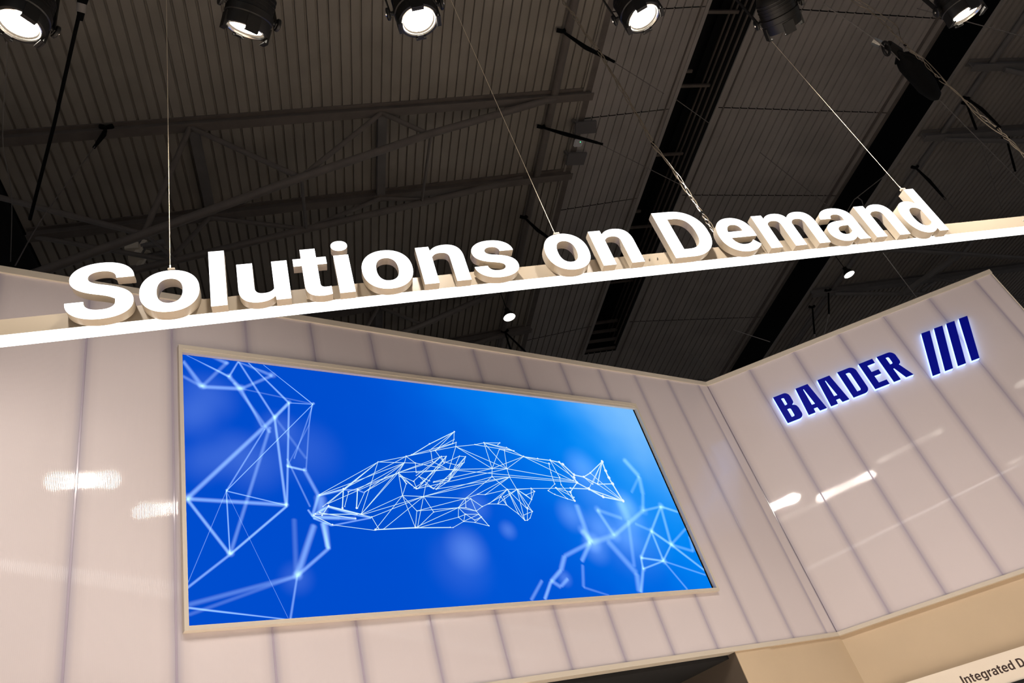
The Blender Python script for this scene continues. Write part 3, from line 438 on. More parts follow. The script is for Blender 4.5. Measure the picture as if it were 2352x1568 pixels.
# ------------------------------------------------------------------ LED screen
scr = empty('led_screen', tuple(LW(-4.6, 3.626, .0))); tag(scr, 'wide blue video screen showing a white wireframe fish, on the left wall', 'screen')
def scr_mat():
    m = bpy.data.materials.new('screen_picture'); m.use_nodes = True; nt = m.node_tree; N = nt.nodes; L = nt.links
    N.remove(N['Principled BSDF']); e = N.new('ShaderNodeEmission'); tc = N.new('ShaderNodeTexCoord')
    sx = N.new('ShaderNodeSeparateXYZ'); L.new(tc.outputs['UV'], sx.inputs[0])
    def mathn(op, a, b=None):
        n = N.new('ShaderNodeMath'); n.operation = op
        for i, v in enumerate((a, b)):
            if v is None: continue
            if isinstance(v, (int, float)): n.inputs[i].default_value = v
            else: L.new(v, n.inputs[i])
        return n.outputs[0]
    u, v = sx.outputs[0], sx.outputs[1]
    r = N.new('ShaderNodeValToRGB'); r.color_ramp.interpolation = 'B_SPLINE'; el = r.color_ramp.elements
    el[0].position = 0; el[0].color = (.0, .075, .62, 1); el[1].position = 1; el[1].color = (.22, .55, 1, 1)
    for p, c in ((.22, (.0, .070, .60, 1)), (.45, (.0, .105, .72, 1)), (.66, (.0, .21, .88, 1)), (.84, (.0, .31, .98, 1))):
        q = el.new(p); q.color = c
    no = N.new('ShaderNodeTexNoise'); no.inputs['Scale'].default_value = 1.7; no.inputs['Detail'].default_value = 3
    mp = N.new('ShaderNodeMapping'); mp.inputs['Scale'].default_value = (2.2, 1, 1); L.new(tc.outputs['UV'], mp.inputs[0]); L.new(mp.outputs[0], no.inputs['Vector'])
    base = mathn('ADD', mathn('MULTIPLY', u, .78), mathn('MULTIPLY', mathn('MULTIPLY', mathn('SUBTRACT', v, .35), u), .45))
    t = mathn('ADD', base, mathn('MULTIPLY', mathn('SUBTRACT', no.outputs['Fac'], .5), .30))
    L.new(t, r.inputs[0]); L.new(r.outputs[0], e.inputs[0]); e.inputs[1].default_value = 1.0
    L.new(e.outputs[0], N['Material Output'].inputs[0]); return m
Z0, Z1, S0, S1 = 3.656, 6.098, -7.362, -1.872
PX = .012
vs = [LW(S0, Z0, PX), LW(S1, Z0, PX), LW(S1, Z1, PX), LW(S0, Z1, PX)]
disp = mesh_obj('display', vs, [(0, 1, 2, 3)], scr_mat(), scr)
uvl = disp.data.uv_layers.new(name='uv')
for i, q in enumerate(((0, 0), (1, 0), (1, 1), (0, 1))): uvl.data[i].uv = q
def fr(s0, s1, z0, z1): return prism(LW, s0, s1, z0, z1, .001, .055)
b = B()
for q in ((-7.392, -1.812, 3.624, 3.656), (-7.392, -1.812, 6.098, 6.142), (-7.392, -7.362, 3.656, 6.098), (-1.845, -1.812, 3.656, 6.098)):
    p = fr(*q); b.add(p.v, p.f)
b.build('frame', M['trim'], scr)
prism(LW, -1.872, -1.845, 3.656, 6.098, .001, .010).build('frame_gap', M['blackm'], scr)
prism(LW, -7.362, -1.845, 6.060, 6.098, .02, .05).build('frame_lip', M['trim'], scr)

def strips(name, data, off0, m):
    me = bpy.data.meshes.new(name); vs = []; fs = []; uvs = []; am = []
    for i, (x0, y0, x1, y1, w, a) in enumerate(data):
        d = Vector((x1 - x0, y1 - y0)); l = d.length or 1e-4; d /= l; n = Vector((-d.y, d.x)) * w * 1.05
        e = d * w * .4; o = off0 + i * 1.1e-4; n0 = len(vs)
        A, Bq = Vector((x0, y0)) - e, Vector((x1, y1)) + e
        A2, B2 = A + e * 2, Bq - e * 2
        for p, u in ((A, 0), (A2, .5), (B2, .5), (Bq, 1)):
            for sg in (-1, 1):
                q = p + n * sg; q.x = min(max(q.x, S0), S1); q.y = min(max(q.y, Z0), 6.06)
                vs.append(LW(q.x, q.y, o)); uvs.append((u, .5 + .5 * sg))
        for k in range(3): fs.append((n0 + 2 * k, n0 + 2 * k + 2, n0 + 2 * k + 3, n0 + 2 * k + 1)); am.append(a)
    pl = scr.location
    me.from_pydata([tuple(v - pl) for v in vs], [], fs); me.materials.append(m)
    ul = me.uv_layers.new(name='uv'); at = me.attributes.new('amount', 'FLOAT', 'FACE')
    for lp in me.loops: ul.data[lp.index].uv = uvs[lp.vertex_index]
    for i, a in enumerate(am): at.data[i].value = a
    o = bpy.data.objects.new(name, me); return tag(link(o, scr), kind='stuff')
glow = glow_mat('screen_glow', (.50, .80, 1.0), 1.0)
strips('soft_lines', [l[:5] + (l[5] * .85,) for l in SOFT], PX + .001, glow)
def blobs(name, data, off0, m):
    me = bpy.data.meshes.new(name); vs = []; fs = []; uvs = []; am = []
    for i, (x, y, r, a) in enumerate(data):
        n0 = len(vs); r *= 1.9; a *= .55
        x0, x1, y0, y1 = max(x - r, S0), min(x + r, S1), max(y - r, Z0), min(y + r, 6.06)
        for px, py in ((x0, y0), (x1, y0), (x1, y1), (x0, y1)):
            vs.append(LW(px, py, off0 + i * 1.1e-4)); uvs.append((.5 + (px - x) / r / 2, .5 + (py - y) / r / 2))
        fs.append((n0, n0 + 1, n0 + 2, n0 + 3)); am.append(a)
    pl = scr.location
    me.from_pydata([tuple(v - pl) for v in vs], [], fs); me.materials.append(m)
    ul = me.uv_layers.new(name='uv'); at = me.attributes.new('amount', 'FLOAT', 'FACE')
    for lp in me.loops: ul.data[lp.index].uv = uvs[lp.vertex_index]
    for i, a in enumerate(am): at.data[i].value = a
    return tag(link(bpy.data.objects.new(name, me), scr), kind='stuff')
blobs('soft_glows', DOTS, PX + .014, glow)
# the fish itself: crisp drawn lines and nodes
M['line'] = emis('drawn_line', (.66, .90, 1.0), 1.0); M['node'] = emis('drawn_node', (.85, .97, 1.0), 1.0)
b = B(); nodes = {}
for i, (x0, y0, x1, y1, w) in enumerate(CRISP):
    d = Vector((x1 - x0, y1 - y0)); l = d.length or 1; d /= l; n = Vector((-d.y, d.x)) * w * .44; o = PX + .020 + i * 1e-5
    b.add([LW(x0 - n.x, y0 - n.y, o), LW(x1 - n.x, y1 - n.y, o), LW(x1 + n.x, y1 + n.y, o), LW(x0 + n.x, y0 + n.y, o)], [(0, 1, 2, 3)])
    for q in ((x0, y0), (x1, y1)): nodes[q] = max(nodes.get(q, 0), w)
tag(b.build('fish_lines', M['line'], scr), kind='stuff')
b = B()
for (x, y), w in nodes.items():
    r = w * .95; o = PX + .024
    b.add([LW(x + r * cos(a * pi / 3), y + r * sin(a * pi / 3), o) for a in range(6)], [tuple(range(6))])
tag(b.build('fish_nodes', M['node'], scr), kind='stuff')

# ------------------------------------------------------------------ lettering
GL = {
'S': "M870 382 870 467 810 512.5Q750 558 594 608.5Q438 659 347 708Q99 842 99 1069Q99 1187 165.5 1279.5Q232 1372 356.5 1424Q481 1476 636 1476Q792 1476 914 1419.5Q1036 1363 1103.5 1260Q1171 1157 1171 1026L871 1026Q871 1126 808 1181.5Q745 1237 631 1237Q521 1237 460 1190.5Q399 1144 399 1068Q399 997 470.5 949Q542 901 681 859Q937 782 1054 668Q1171 554 1171 384Q1171 195 1028 87.5Q885 -20 643 -20Q475 -20 337 41.5Q199 103 126.5 210Q54 317 54 458L355 458Q355 217 643 217Q750 217 810 260.5Q870 304 870 382Z",
'o': "M71 551Q71 712 133 838Q195 964 311.5 1033Q428 1102 582 1102Q801 1102 939.5 968Q1078 834 1094 604L1096 530Q1096 281 957 130.5Q818 -20 584 -20Q350 -20 210.5 130Q71 280 71 538ZM360 530Q360 376 418 294.5Q476 213 584 213Q689 213 748 293.5Q807 374 807 551Q807 702 748 785Q689 868 582 868Q476 868 418 785.5Q360 703 360 530Z",
'l': "M400 0 110 0 110 1536 400 1536Z",
'u': "M729 110Q622 -20 433 -20Q259 -20 167.5 80Q76 180 74 373L74 1082 363 1082 363 383Q363 214 517 214Q664 214 719 316L719 1082 1009 1082 1009 0 737 0Z",
't': "M457 1348 457 1082 642 1082 642 870 457 870 457 330Q457 270 480 244Q503 218 568 218Q616 218 653 225L653 6Q568 -20 478 -20Q174 -20 168 287L168 870 10 870 10 1082 168 1082 168 1348Z",
'i': "M403 0 113 0 113 1082 403 1082ZM96 1362Q96 1427 139.5 1469Q183 1511 258 1511Q332 1511 376 1469Q420 1427 420 1362Q420 1296 375.5 1254Q331 1212 258 1212Q185 1212 140.5 1254Q96 1296 96 1362Z",
'n': "M380 1082 389 957Q505 1102 700 1102Q872 1102 956 1001Q1040 900 1042 699L1042 0 753 0 753 692Q753 784 713 825.5Q673 867 580 867Q458 867 397 763L397 0 108 0 108 1082Z",
's': "M711 299Q711 352 658.5 382.5Q606 413 490 437Q104 518 104 765Q104 909 223.5 1005.5Q343 1102 536 1102Q742 1102 865.5 1005Q989 908 989 753L700 753Q700 815 660 855.5Q620 896 535 896Q462 896 422 863Q382 830 382 779Q382 731 427.5 701.5Q473 672 581 650.5Q689 629 763 602Q992 518 992 311Q992 163 865 71.5Q738 -20 537 -20Q401 -20 295.5 28.5Q190 77 130 161.5Q70 246 70 344L344 344Q348 267 401 226Q454 185 543 185Q626 185 668.5 216.5Q711 248 711 299Z",
'D': "M118 0 118 1456 566 1456Q758 1456 909.5 1369.5Q1061 1283 1146 1123.5Q1231 964 1231 761L1231 694Q1231 491 1147.5 333Q1064 175 912 88Q760 1 569 0ZM418 1213 418 241 563 241Q739 241 832 356Q925 471 927 685L927 762Q927 984 835 1098.5Q743 1213 566 1213Z",
'e': "M609 -20Q371 -20 221.5 126Q72 272 72 515L72 543Q72 706 135 834.5Q198 963 313.5 1032.5Q429 1102 577 1102Q799 1102 926.5 962Q1054 822 1054 565L1054 447 365 447Q379 341 449.5 277Q520 213 628 213Q795 213 889 334L1031 175Q966 83 855 31.5Q744 -20 609 -20ZM576 868Q490 868 436.5 810Q383 752 368 644L770 644 770 667Q768 763 718 815.5Q668 868 576 868Z",
'm': "M382 1082 391 961Q506 1102 702 1102Q911 1102 989 937Q1103 1102 1314 1102Q1490 1102 1576 999.5Q1662 897 1662 691L1662 0 1372 0 1372 690Q1372 782 1336 824.5Q1300 867 1209 867Q1079 867 1029 743L1030 0 741 0 741 689Q741 783 704 825Q667 867 578 867Q455 867 400 765L400 0 111 0 111 1082Z",
'a': "M738 0Q718 39 709 97Q604 -20 436 -20Q277 -20 172.5 72Q68 164 68 304Q68 476 195.5 568Q323 660 564 661L697 661 697 723Q697 798 658.5 843Q620 888 537 888Q464 888 422.5 853Q381 818 381 757L92 757Q92 851 150 931Q208 1011 314 1056.5Q420 1102 552 1102Q752 1102 869.5 1001.5Q987 901 987 719L987 250Q988 96 1030 17L1030 0ZM499 201Q563 201 617 229.5Q671 258 697 306L697 492 589 492Q372 492 358 342L357 325Q357 271 395 236Q433 201 499 201Z",
'd': "M72 549Q72 802 185.5 952Q299 1102 496 1102Q654 1102 757 984L757 1536 1047 1536 1047 0 786 0 772 115Q664 -20 494 -20Q302 -20 187 130.5Q72 281 72 549ZM361 528Q361 376 414 295Q467 214 568 214Q702 214 757 327L757 754Q703 867 570 867Q361 867 361 528Z",
'r': "M719 811Q660 819 615 819Q451 819 400 708L400 0 111 0 111 1082 384 1082 392 953Q479 1102 633 1102Q681 1102 723 1089Z",
'g': "M69 549Q69 798 187.5 950Q306 1102 507 1102Q685 1102 784 980L796 1082 1058 1082 1058 36Q1058 -106 993.5 -211Q929 -316 812 -371Q695 -426 538 -426Q419 -426 306 -378.5Q193 -331 135 -256L263 -80Q371 -201 525 -201Q640 -201 704 -139.5Q768 -78 768 35L768 93Q668 -20 505 -20Q310 -20 189.5 132.5Q69 285 69 537ZM358 528Q358 381 417 297.5Q476 214 579 214Q711 214 768 313L768 768Q710 867 581 867Q477 867 417.5 782Q358 697 358 528Z",
'I': "M416 0 116 0 116 1456 416 1456Z",
}
import re
def outline(txt, nseg=7):
    cs = []; cur = []
    for cmd, arg in re.findall(r'([MLQZ])([^MLQZ]*)', txt):
        n = [float(a) for a in re.findall(r'-?\d+\.?\d*', arg)]
        if cmd == 'M':
            cur = [(n[i], n[i + 1]) for i in range(0, len(n), 2)]
        elif cmd == 'L': cur += [(n[i], n[i + 1]) for i in range(0, len(n), 2)]
        elif cmd == 'Q':
            x0, y0 = cur[-1]
            for t in range(1, nseg + 1):
                t /= nseg; cur.append(((1 - t) ** 2 * x0 + 2 * t * (1 - t) * n[0] + t * t * n[2], (1 - t) ** 2 * y0 + 2 * t * (1 - t) * n[1] + t * t * n[3]))
        elif cmd == 'Z':
            q = [cur[0]]
            for p in cur[1:]:
                if abs(p[0] - q[-1][0]) + abs(p[1] - q[-1][1]) > 1e-6: q.append(p)
            if abs(q[0][0] - q[-1][0]) + abs(q[0][1] - q[-1][1]) < 1e-6: q.pop()
            cs.append(q)
    return cs
def fill(cs):
    """triangulated flat fill of closed contours (first is the outer one of each group, holes handled by the curve filler)"""
    cu = bpy.data.curves.new('outline', 'CURVE'); cu.dimensions = '2D'; cu.fill_mode = 'BOTH'
    for c in cs:
        sp = cu.splines.new('POLY'); sp.points.add(len(c) - 1); sp.use_cyclic_u = True
        for i, (x, y) in enumerate(c): sp.points[i].co = (x, y, 0, 1)
    o = bpy.data.objects.new('outline', cu); C.objects.link(o)
    dg = bpy.context.evaluated_depsgraph_get(); me = bpy.data.meshes.new_from_object(o.evaluated_get(dg))
    vs = [(v.co.x, v.co.y) for v in me.vertices]; fs = [tuple(p.vertices) for p in me.polygons if len(p.vertices) > 2 and p.area > 1e-12]
    out = []
    for f in fs:
        a = sum(vs[f[i]][0] * vs[f[(i + 1) % len(f)]][1] - vs[f[(i + 1) % len(f)]][0] * vs[f[i]][1] for i in range(len(f)))
        out.append(f if a > 0 else f[::-1])
    C.objects.unlink(o); bpy.data.objects.remove(o); bpy.data.curves.remove(cu); bpy.data.meshes.remove(me)
    return vs, out
def letter(cs, place, depth, mface, mside, parent, name='letter', lab=None, back=True, rim=.0):
    """cs: contours in placed units; place(x, y, o) -> world; body with side walls, luminous front as a sub-part"""
    b = B()
    for c in cs:
        n = len(c); vs = [place(x, y, 0) for x, y in c] + [place(x, y, -depth) for x, y in c]
        area_ = sum(c[i][0] * c[(i + 1) % n][1] - c[(i + 1) % n][0] * c[i][1] for i in range(n))
        fs = []
        for i in range(n):
            j = (i + 1) % n
            fs.append((i, n + i, n + j, j))
        b.add(vs, fs)
    vs, fs = fill(cs)
    b.add([place(x, y, -depth) for x, y in vs], [f[::-1] for f in fs])
    body = b.build(name, mside, parent)
    bm_ = bmesh.new(); bm_.from_mesh(body.data); bmesh.ops.remove_doubles(bm_, verts=bm_.verts, dist=1e-6)
    bm_.to_mesh(body.data); bm_.free()
    if lab: body['label'] = lab
    if mface:
        f = B().add([place(x, y, .0004) for x, y in vs], fs); pl = parent.location
        me = bpy.data.meshes.new('letter_face'); me.from_pydata([tuple(v - pl) for v in f.v], [], f.f); me.materials.append(mface)
        o = bpy.data.objects.new('letter_face', me); C.objects.link(o); o.parent = body
    return body

YL = 3.6; ZB = 1.6 + .9063 * YL
sign = empty('hanging_sign', (2.0, 3.68, 4.9)); tag(sign, 'long hanging beam with large white glowing letters reading Solutions on Demand', 'sign')
ROW = [('S', -338, -235), ('o', -226.5, -132.5), ('l', -115.6, -89.5), ('u', -70.5, 15), ('t', 25.5, 85), ('i', 96, 126), ('o', 143, 235), ('n', 249, 336.5), ('s', 350, 436),
       ('o', 497.5, 588), ('n', 603.5, 692.5), ('D', 762, 867), ('e', 885, 972.5), ('m', 987.5, 1136.5), ('a', 1150, 1243), ('n', 1259.5, 1351), ('d', 1367, 1460.5)]
cnt = 0
for ch, l, r in ROW:
    cs = outline(GL[ch]); xs = [p[0] for c in cs for p in c]; x0, x1 = min(xs), max(xs)
    mid = (l + r) / 2000; ky = (.0925 + .0055 * mid) / 1082 * YL
    if ch == 'D': ky *= 1.022
    if ch == 'S': ky *= 1.015
    kx = (r - l) / 1000 * YL / (x1 - x0)
    cc = [[((x - x0) * kx + l / 1000 * YL, y * ky) for x, y in c] for c in cs]
    place = lambda x, y, o: Vector((x, YL - o, ZB + y))
    cnt += 1
    letter(cc, place, .0605, M['face'], M['side'], sign, lab='glowing white letter %s' % ch)
    if cnt in (2, 10, 17):
        pl2 = lambda x, y, o: Vector((x, YL + .0612 - o, ZB + y + .0))
        letter(cc, pl2, .0125, None, M['side'], sign, name='back_plate')
bz0, bz1 = 1.6 + .8915 * 3.6756, 1.6 + .925 * 3.6756
B().box(-3.2, 8.6, 3.6756, 3.771, bz0 + .004, bz1).build('beam', M['fascia'], sign)
B().box(-3.2, 8.6, 3.6765, 3.770, bz0 - .006, bz0 + .003).build('light_strip', M['strip'], sign)
for x in (-2.2, 2.46, 6.72): B().box(x - .0015, x + .0015, 3.6748, 3.676, bz0 + .01, bz1 - .002).build('beam_joint', M['trim'], sign)
for x, y in ((2258, 521), (2271, 519.5), (2279, 519), (2292, 517)): pass
for x in (6.20, 6.245, 6.275, 6.315, 2.545, 2.585, 2.65, 2.52):
    B().lathe((x, 3.6756, bz0 + .068), (0, -1, 0), [(0, .006), (.006, .006), (.008, .004), (.008, 0)], 10).build('screw', M['chrome'], sign)
for c in (-115.6, 40, 110, 262, 320, 617, 678, 775, 1001, 1060, 1121, 1273, 1336):
    B().box(c / 1000 * YL, c / 1000 * YL + .03, 3.658, 3.678, bz0 + .03, bz0 + .07).build('bracket', M['side'], sign)
# suspension wires
wl_ = ['left', 'middle', 'right']
for (x, y, z), t in zip(WIRES, ('thin steel wire rising from the first letter o of the hanging sign', 'thin steel wire rising from the second word of the hanging sign', 'thin steel wire rising from the last letter d of the hanging sign')):
    w = empty('suspension_wire', (x, y, z)); tag(w, t, 'wire', 'wires holding the hanging sign')
    B().tube([(x, y, z), (x, y, 9), (x, y, 16.5)], .0024, 6).build('wire', M['wire'], w)
    B().tube([(x, y, z - .004), (x, y, z + .03)], .006, 8).build('ferrule', M['chrome'], w)
    B().box(x - .012, x + .03, y - .012, y + .012, z - .016, z - .002).build('bracket', M['side'], w)

# ------------------------------------------------------------------ blue wall logo
logo = empty('wall_logo', tuple(RW(2.2, 5.9, 0))); tag(logo, 'dark blue backlit capitals and four slanted bars on the right wall', 'sign')
def arc(cx_, cy_, r, a0, a1, n=6): return [(cx_ + r * cos(radians(a0 + (a1 - a0) * i / n)), cy_ + r * sin(radians(a0 + (a1 - a0) * i / n))) for i in range(n + 1)]
H = .44
G2 = {
'B': [[(0, 0), (.165, 0)] + arc(.172, .07, .07, -90, 0) + [(.242, .165)] + arc(.187, .175, .05, 0, 60) + [(.185, .232)] + arc(.170, .285, .05, -40, 0) + [(.222, .36)] + arc(.150, .37, .07, 0, 90) + [(0, .44)],
      [(.092, .262), (.092, .375), (.112, .375)] + arc(.112, .358, .017, 90, 0) + [(.129, .279)] + arc(.112, .279, .017, 0, -90),
      [(.092, .065), (.092, .195), (.118, .195)] + arc(.118, .175, .02, 90, 0) + [(.138, .085)] + arc(.118, .085, .02, 0, -90)],
'A': [[(0, 0), (.101, 0), (.108, .062), (.158, .062), (.166, 0), (.268, 0), (.213, .44), (.03, .44)], [(.112, .125), (.119, .385), (.127, .385), (.157, .125)]],
'D': [[(0, 0), (.165, 0)] + arc(.165, .08, .08, -90, 0) + [(.245, .36)] + arc(.165, .36, .08, 0, 90) + [(0, .44)],
      [(.092, .068), (.092, .372), (.125, .372)] + arc(.125, .347, .025, 90, 0) + [(.15, .093)] + arc(.125, .093, .025, 0, -90)],
'E': [[(0, 0), (.207, 0), (.207, .075), (.095, .075), (.095, .185), (.195, .185), (.195, .258), (.095, .258), (.095, .365), (.207, .365), (.207, .44), (0, .44)]],
'R': [[(0, 0), (.1, 0), (.1, .185), (.112, .185), (.175, 0), (.284, 0), (.2, .215)] + arc(.180, .27, .06, -45, 0) + [(.240, .36)] + arc(.160, .36, .08, 0, 90) + [(0, .44)],
      [(.1, .262), (.1, .375), (.12, .375)] + arc(.12, .355, .02, 90, 0) + [(.14, .282)] + arc(.12, .282, .02, 0, -90)],
}
for ch, s in (('B', .737), ('A', 1.043), ('A', 1.369), ('D', 1.695), ('E', 2.009), ('R', 2.277)):
    cc = [[(x + s, y + 5.682 - .002 * (s - .7)) for x, y in c] for c in G2[ch]]
    letter(cc, lambda x, y, o: RW(x, y, .060 + o), .056, M['blue'], M['bluside'], logo, lab='dark blue letter %s with lit sides' % ch)
for (a0, a1), (b0, b1) in zip(((2.756, 2.866), (2.931, 3.045), (3.113, 3.228), (3.306, 3.417)), ((2.986, 3.111), (3.173, 3.296), (3.352, 3.472), (3.536, 3.659))):
    letter([[(a0, 5.558), (a1, 5.556), (b1, 6.199), (b0, 6.204)]], lambda x, y, o: RW(x, y, .060 + o), .056, M['blue'], M['bluside'], logo, name='bar')

# ------------------------------------------------------------------ white board with dark print, black cabinet under it
board = empty('sign_board', tuple(RW(1.5, 2.1, .03))); tag(board, 'white board with dark brown writing, low on the right wall', 'sign')
SL = -.039
prism(RW, .25, 4.0, 1.955 - 0 + .06, 2.315, -.05, .06, SL).build('panel', M['board'], board)
TXT = [('I', .968, .984), ('n', 1.003, 1.055), ('t', 1.062, 1.097), ('e', 1.103, 1.157), ('g', 1.164, 1.219), ('r', 1.232, 1.266), ('a', 1.271, 1.324), ('t', 1.330, 1.366), ('e', 1.372, 1.424), ('d', 1.431, 1.485), ('D', 1.532, 1.59)]
f0, f1 = .968, 1.577  # measured extent of the first word
b = B()
xs_ = .968
ADV = {'I': (116, 533), 'n': (108, 1143), 't': (10, 680), 'e': (72, 1112), 'g': (69, 1166), 'r': (111, 740), 'a': (68, 1088), 'd': (72, 1158), 'D': (118, 1300), ' ': (0, 470), 'o': (71, 1166), 'i': (96, 500), 's': (70, 1050), 'u': (74, 1110), 'l': (110, 500)}
kx = (1.577 - .968) / 9640; kz = .092 / 1456
pen = .968 - 116 * kx
for ch in 'Integrated D':
    if ch != ' ':
        cs = outline(GL[ch], 4)
        cs = [[(pen + x * kx, 2.088 + y * kz + SL * (pen + x * kx - .968) * 1.0) for x, y in c] for c in cs]
        vs, fs = fill(cs); b.add([RW(x, z, .0606) for x, z in vs], fs)
    pen += ADV[ch][1] * kx
b.build('writing', M['ink'], board)
cab = empty('black_cabinet', tuple(RW(2.5, 1.2, .1))); tag(cab, 'black cabinet edge under the white board at the bottom right corner', 'cabinet')
prism(RW, 1.30, 4.0, 0, 2.015, -.05, .075, SL).build('body', M['black'], cab)
prism(RW, 1.34, 4.0, 1.972, 1.980, .0755, .079, SL).build('edge_strip', M['chrome'], cab)

# ------------------------------------------------------------------ stage spotlights
KL = 1.21
def lamp(px, t, axis, lab, on=True, vdir=None, power=60, label=False):
    v = Vector(vdir); pos = Vector((0, 0, 1.6)) + v * t; a = Vector(axis).normalized()
    o = empty('spotlight', tuple(pos)); tag(o, lab, 'spotlight', 'black spotlights along the front truss')
    xd = a.cross(Vector((0, 0, 1))).normalized()
    if xd.x < 0: xd = -xd
    yd = xd.cross(a).normalized()          # roughly up, across the axis
    bk = -a
    # housing: lens opening at 0, body behind
    B().lathe(pos, bk, [(-.002, .104), (-.002, .118), (.02, .122), (.06, .122), (.065, .128), (.10, .128), (.105, .120), (.20, .116), (.24, .10), (.27, .06), (.275, .0)], 36).build('housing', M['black'], o, True)
    B().lathe(pos, bk, [(-.004, .104), (-.006, .100), (-.003, .097), (.004, .094)], 40).build('lens_rim', M['chrome'], o, True)
    B().lathe(pos, bk, [(.002, .098), (.013, .086)], 40).build('lens_flange', M['lensrim'], o, True)
    B().lathe(pos, bk, [(.0125, .087), (.012, .0)], 40).build('lens', M['lens'] if on else M['void'], o)
    # filter frame holders: three channels at the sides and bottom, a tab at the top
    for ang, w, ext in ((0, .07, .035), (180, .07, .035), (-90, .07, .030)):
        d = xd * cos(radians(ang)) + yd * sin(radians(ang)); tt = a.cross(d).normalized()
        c = pos + d * .112
        bb = B(); bb.frame(c - tt * w / 2 - a * .05, tt * w, d * .012, a * (.05 + ext)); bb.frame(c - tt * w / 2 + a * (ext - .006) - d * .014, tt * w, d * .02, a * .006)
        bb.build('filter_holder', M['black'], o)
    c = pos + yd * .112
    bb = B(); bb.frame(c - xd * .03 - a * .03, xd * .06, yd * .014, a * .045); bb.frame(c - xd * .020 + a * .009 - yd * .020, xd * .036, yd * .024, a * .005)
    bb.build('filter_latch', M['black'], o)
    for k_ in (-1, 1): B().lathe(pos + yd * .118 + xd * .045 * k_ - a * .035, yd, [(0, .006), (.008, .006), (.009, 0)], 10).build('screw', M['chrome'], o)
    # cooling fins and gear box behind
    for k_ in range(4): B().lathe(pos, bk, [(.125 + .022 * k_, .115), (.125 + .022 * k_, .121), (.131 + .022 * k_, .121), (.131 + .022 * k_, .115)], 32).build('cooling_fin', M['black'], o)
    B().frame(pos - a * .30 - xd * .07 - yd * .07, xd * .14, yd * .14, a * .08).build('driver_box', M['black'], o)
    # yoke from the pivots up to a clamp on the truss pipe
    pv = pos - a * .10; zt = 6.42
    top = Vector((pv.x, pv.y, zt - .13))
    up = Vector((0, 0, 1))
    bb = B()
    for k_ in (-1, 1):
        p0 = pv + xd * .145 * k_; p1 = Vector((top.x, top.y, top.z)) + xd * .145 * k_
        bb.bar(p0 - up * .02, p1, .035, .006, up=tuple(xd))
    bb.bar(top - xd * .148, top + xd * .148, .035, .006)
    bb.build('yoke', M['black'], o)
    for k_ in (-1, 1):
        p0 = pv + xd * .128 * k_
        B().lathe(p0, xd * k_, [(0, .012), (.022, .012), (.022, .034), (.026, .036), (.036, .036), (.040, .030), (.040, .0)], 14).build('tilt_knob', M['black'], o, True)
        B().lathe(p0, xd * k_, [(.040, .009), (.046, .008), (.046, 0)], 8).build('bolt', M['chrome'], o)
    B().box(top.x - .03, top.x + .03, top.y - .035, top.y + .035, top.z, zt).build('clamp', M['black'], o)
    if on:
        l = bpy.data.lights.new('spot', 'SPOT'); l.energy = power; l.color = WARM; l.spot_size = radians(124); l.spot_blend = 1; l.shadow_soft_size = .08
        lo = bpy.data.objects.new('spot', l); C.objects.link(lo); lo.parent = o
        lo.location = a * .05; lo.rotation_euler = a.to_track_quat('-Z', 'Y').to_euler()
    # the whole fitting is a 26 cm lens lamp: scale it up from the viewer outwards
    o.location = Vector((0, 0, 1.6)) + (pos - Vector((0, 0, 1.6))) * KL; o.scale = (KL,) * 3
    return o, Vector((0, 0, 1.6)) + (top - Vector((0, 0, 1.6))) * KL
LAMPS = [
 (4.76, (-.237, .228, -.945), (-.2282, .4721, .8515), 'spotlight in the top left corner, big round lens lit, yellow label', True),
 (4.65, (-.349, .632, -.692), (-.0023, .4902, .8716), 'second spotlight from the left, tilted so its lit lens is a thin ellipse', True),
 (4.72, (.04, .192, -.981), (.1999, .4723, .8585), 'third spotlight from the left, pointing down with a round lit lens', True),
 (5.19, (.111, .167, -.98), (.4573, .4263, .7805), 'fourth spotlight from the left, lit lens with warm glare', True),
 (5.78, (.484, .721, -.496), (.5955, .3939, .7002), 'fifth spotlight from the left, turned away so only its black back shows', True),
 (6.45, (.152, .327, -.933), (.7325, .3238, .5989), 'spotlight farthest to the right, seen at a slant with a bright lens', True)]
tops = []
for i, (t, ax, v, lab, on) in enumerate(LAMPS):
    o, top = lamp(None, t, ax, lab, on, v, power=(200, 135, 360, 380, 360, 360)[i]); tops.append(top)
    if i == 0:
        B().frame(Vector((-1.24, 2.10, 5.81)), (.11, .0, 0), (0, .003, 0), (0, 0, .03)).build('label', M['yel'], o)
zp_ = 1.6 + (6.45 - 1.6) * KL
tr = empty('lighting_pipe', (2, 2.8, zp_)); tag(tr, 'round black pipe above the row of spotlights', 'pipe')
b = B()
pts = [Vector((p.x, p.y, zp_)) for p in tops]; pts = [pts[0] + Vector((-1.5, 0, 0))] + pts + [pts[-1] + Vector((2, 0, 0))]
b.tube(pts, .038, 12).build('tube', M['black'], tr, True)

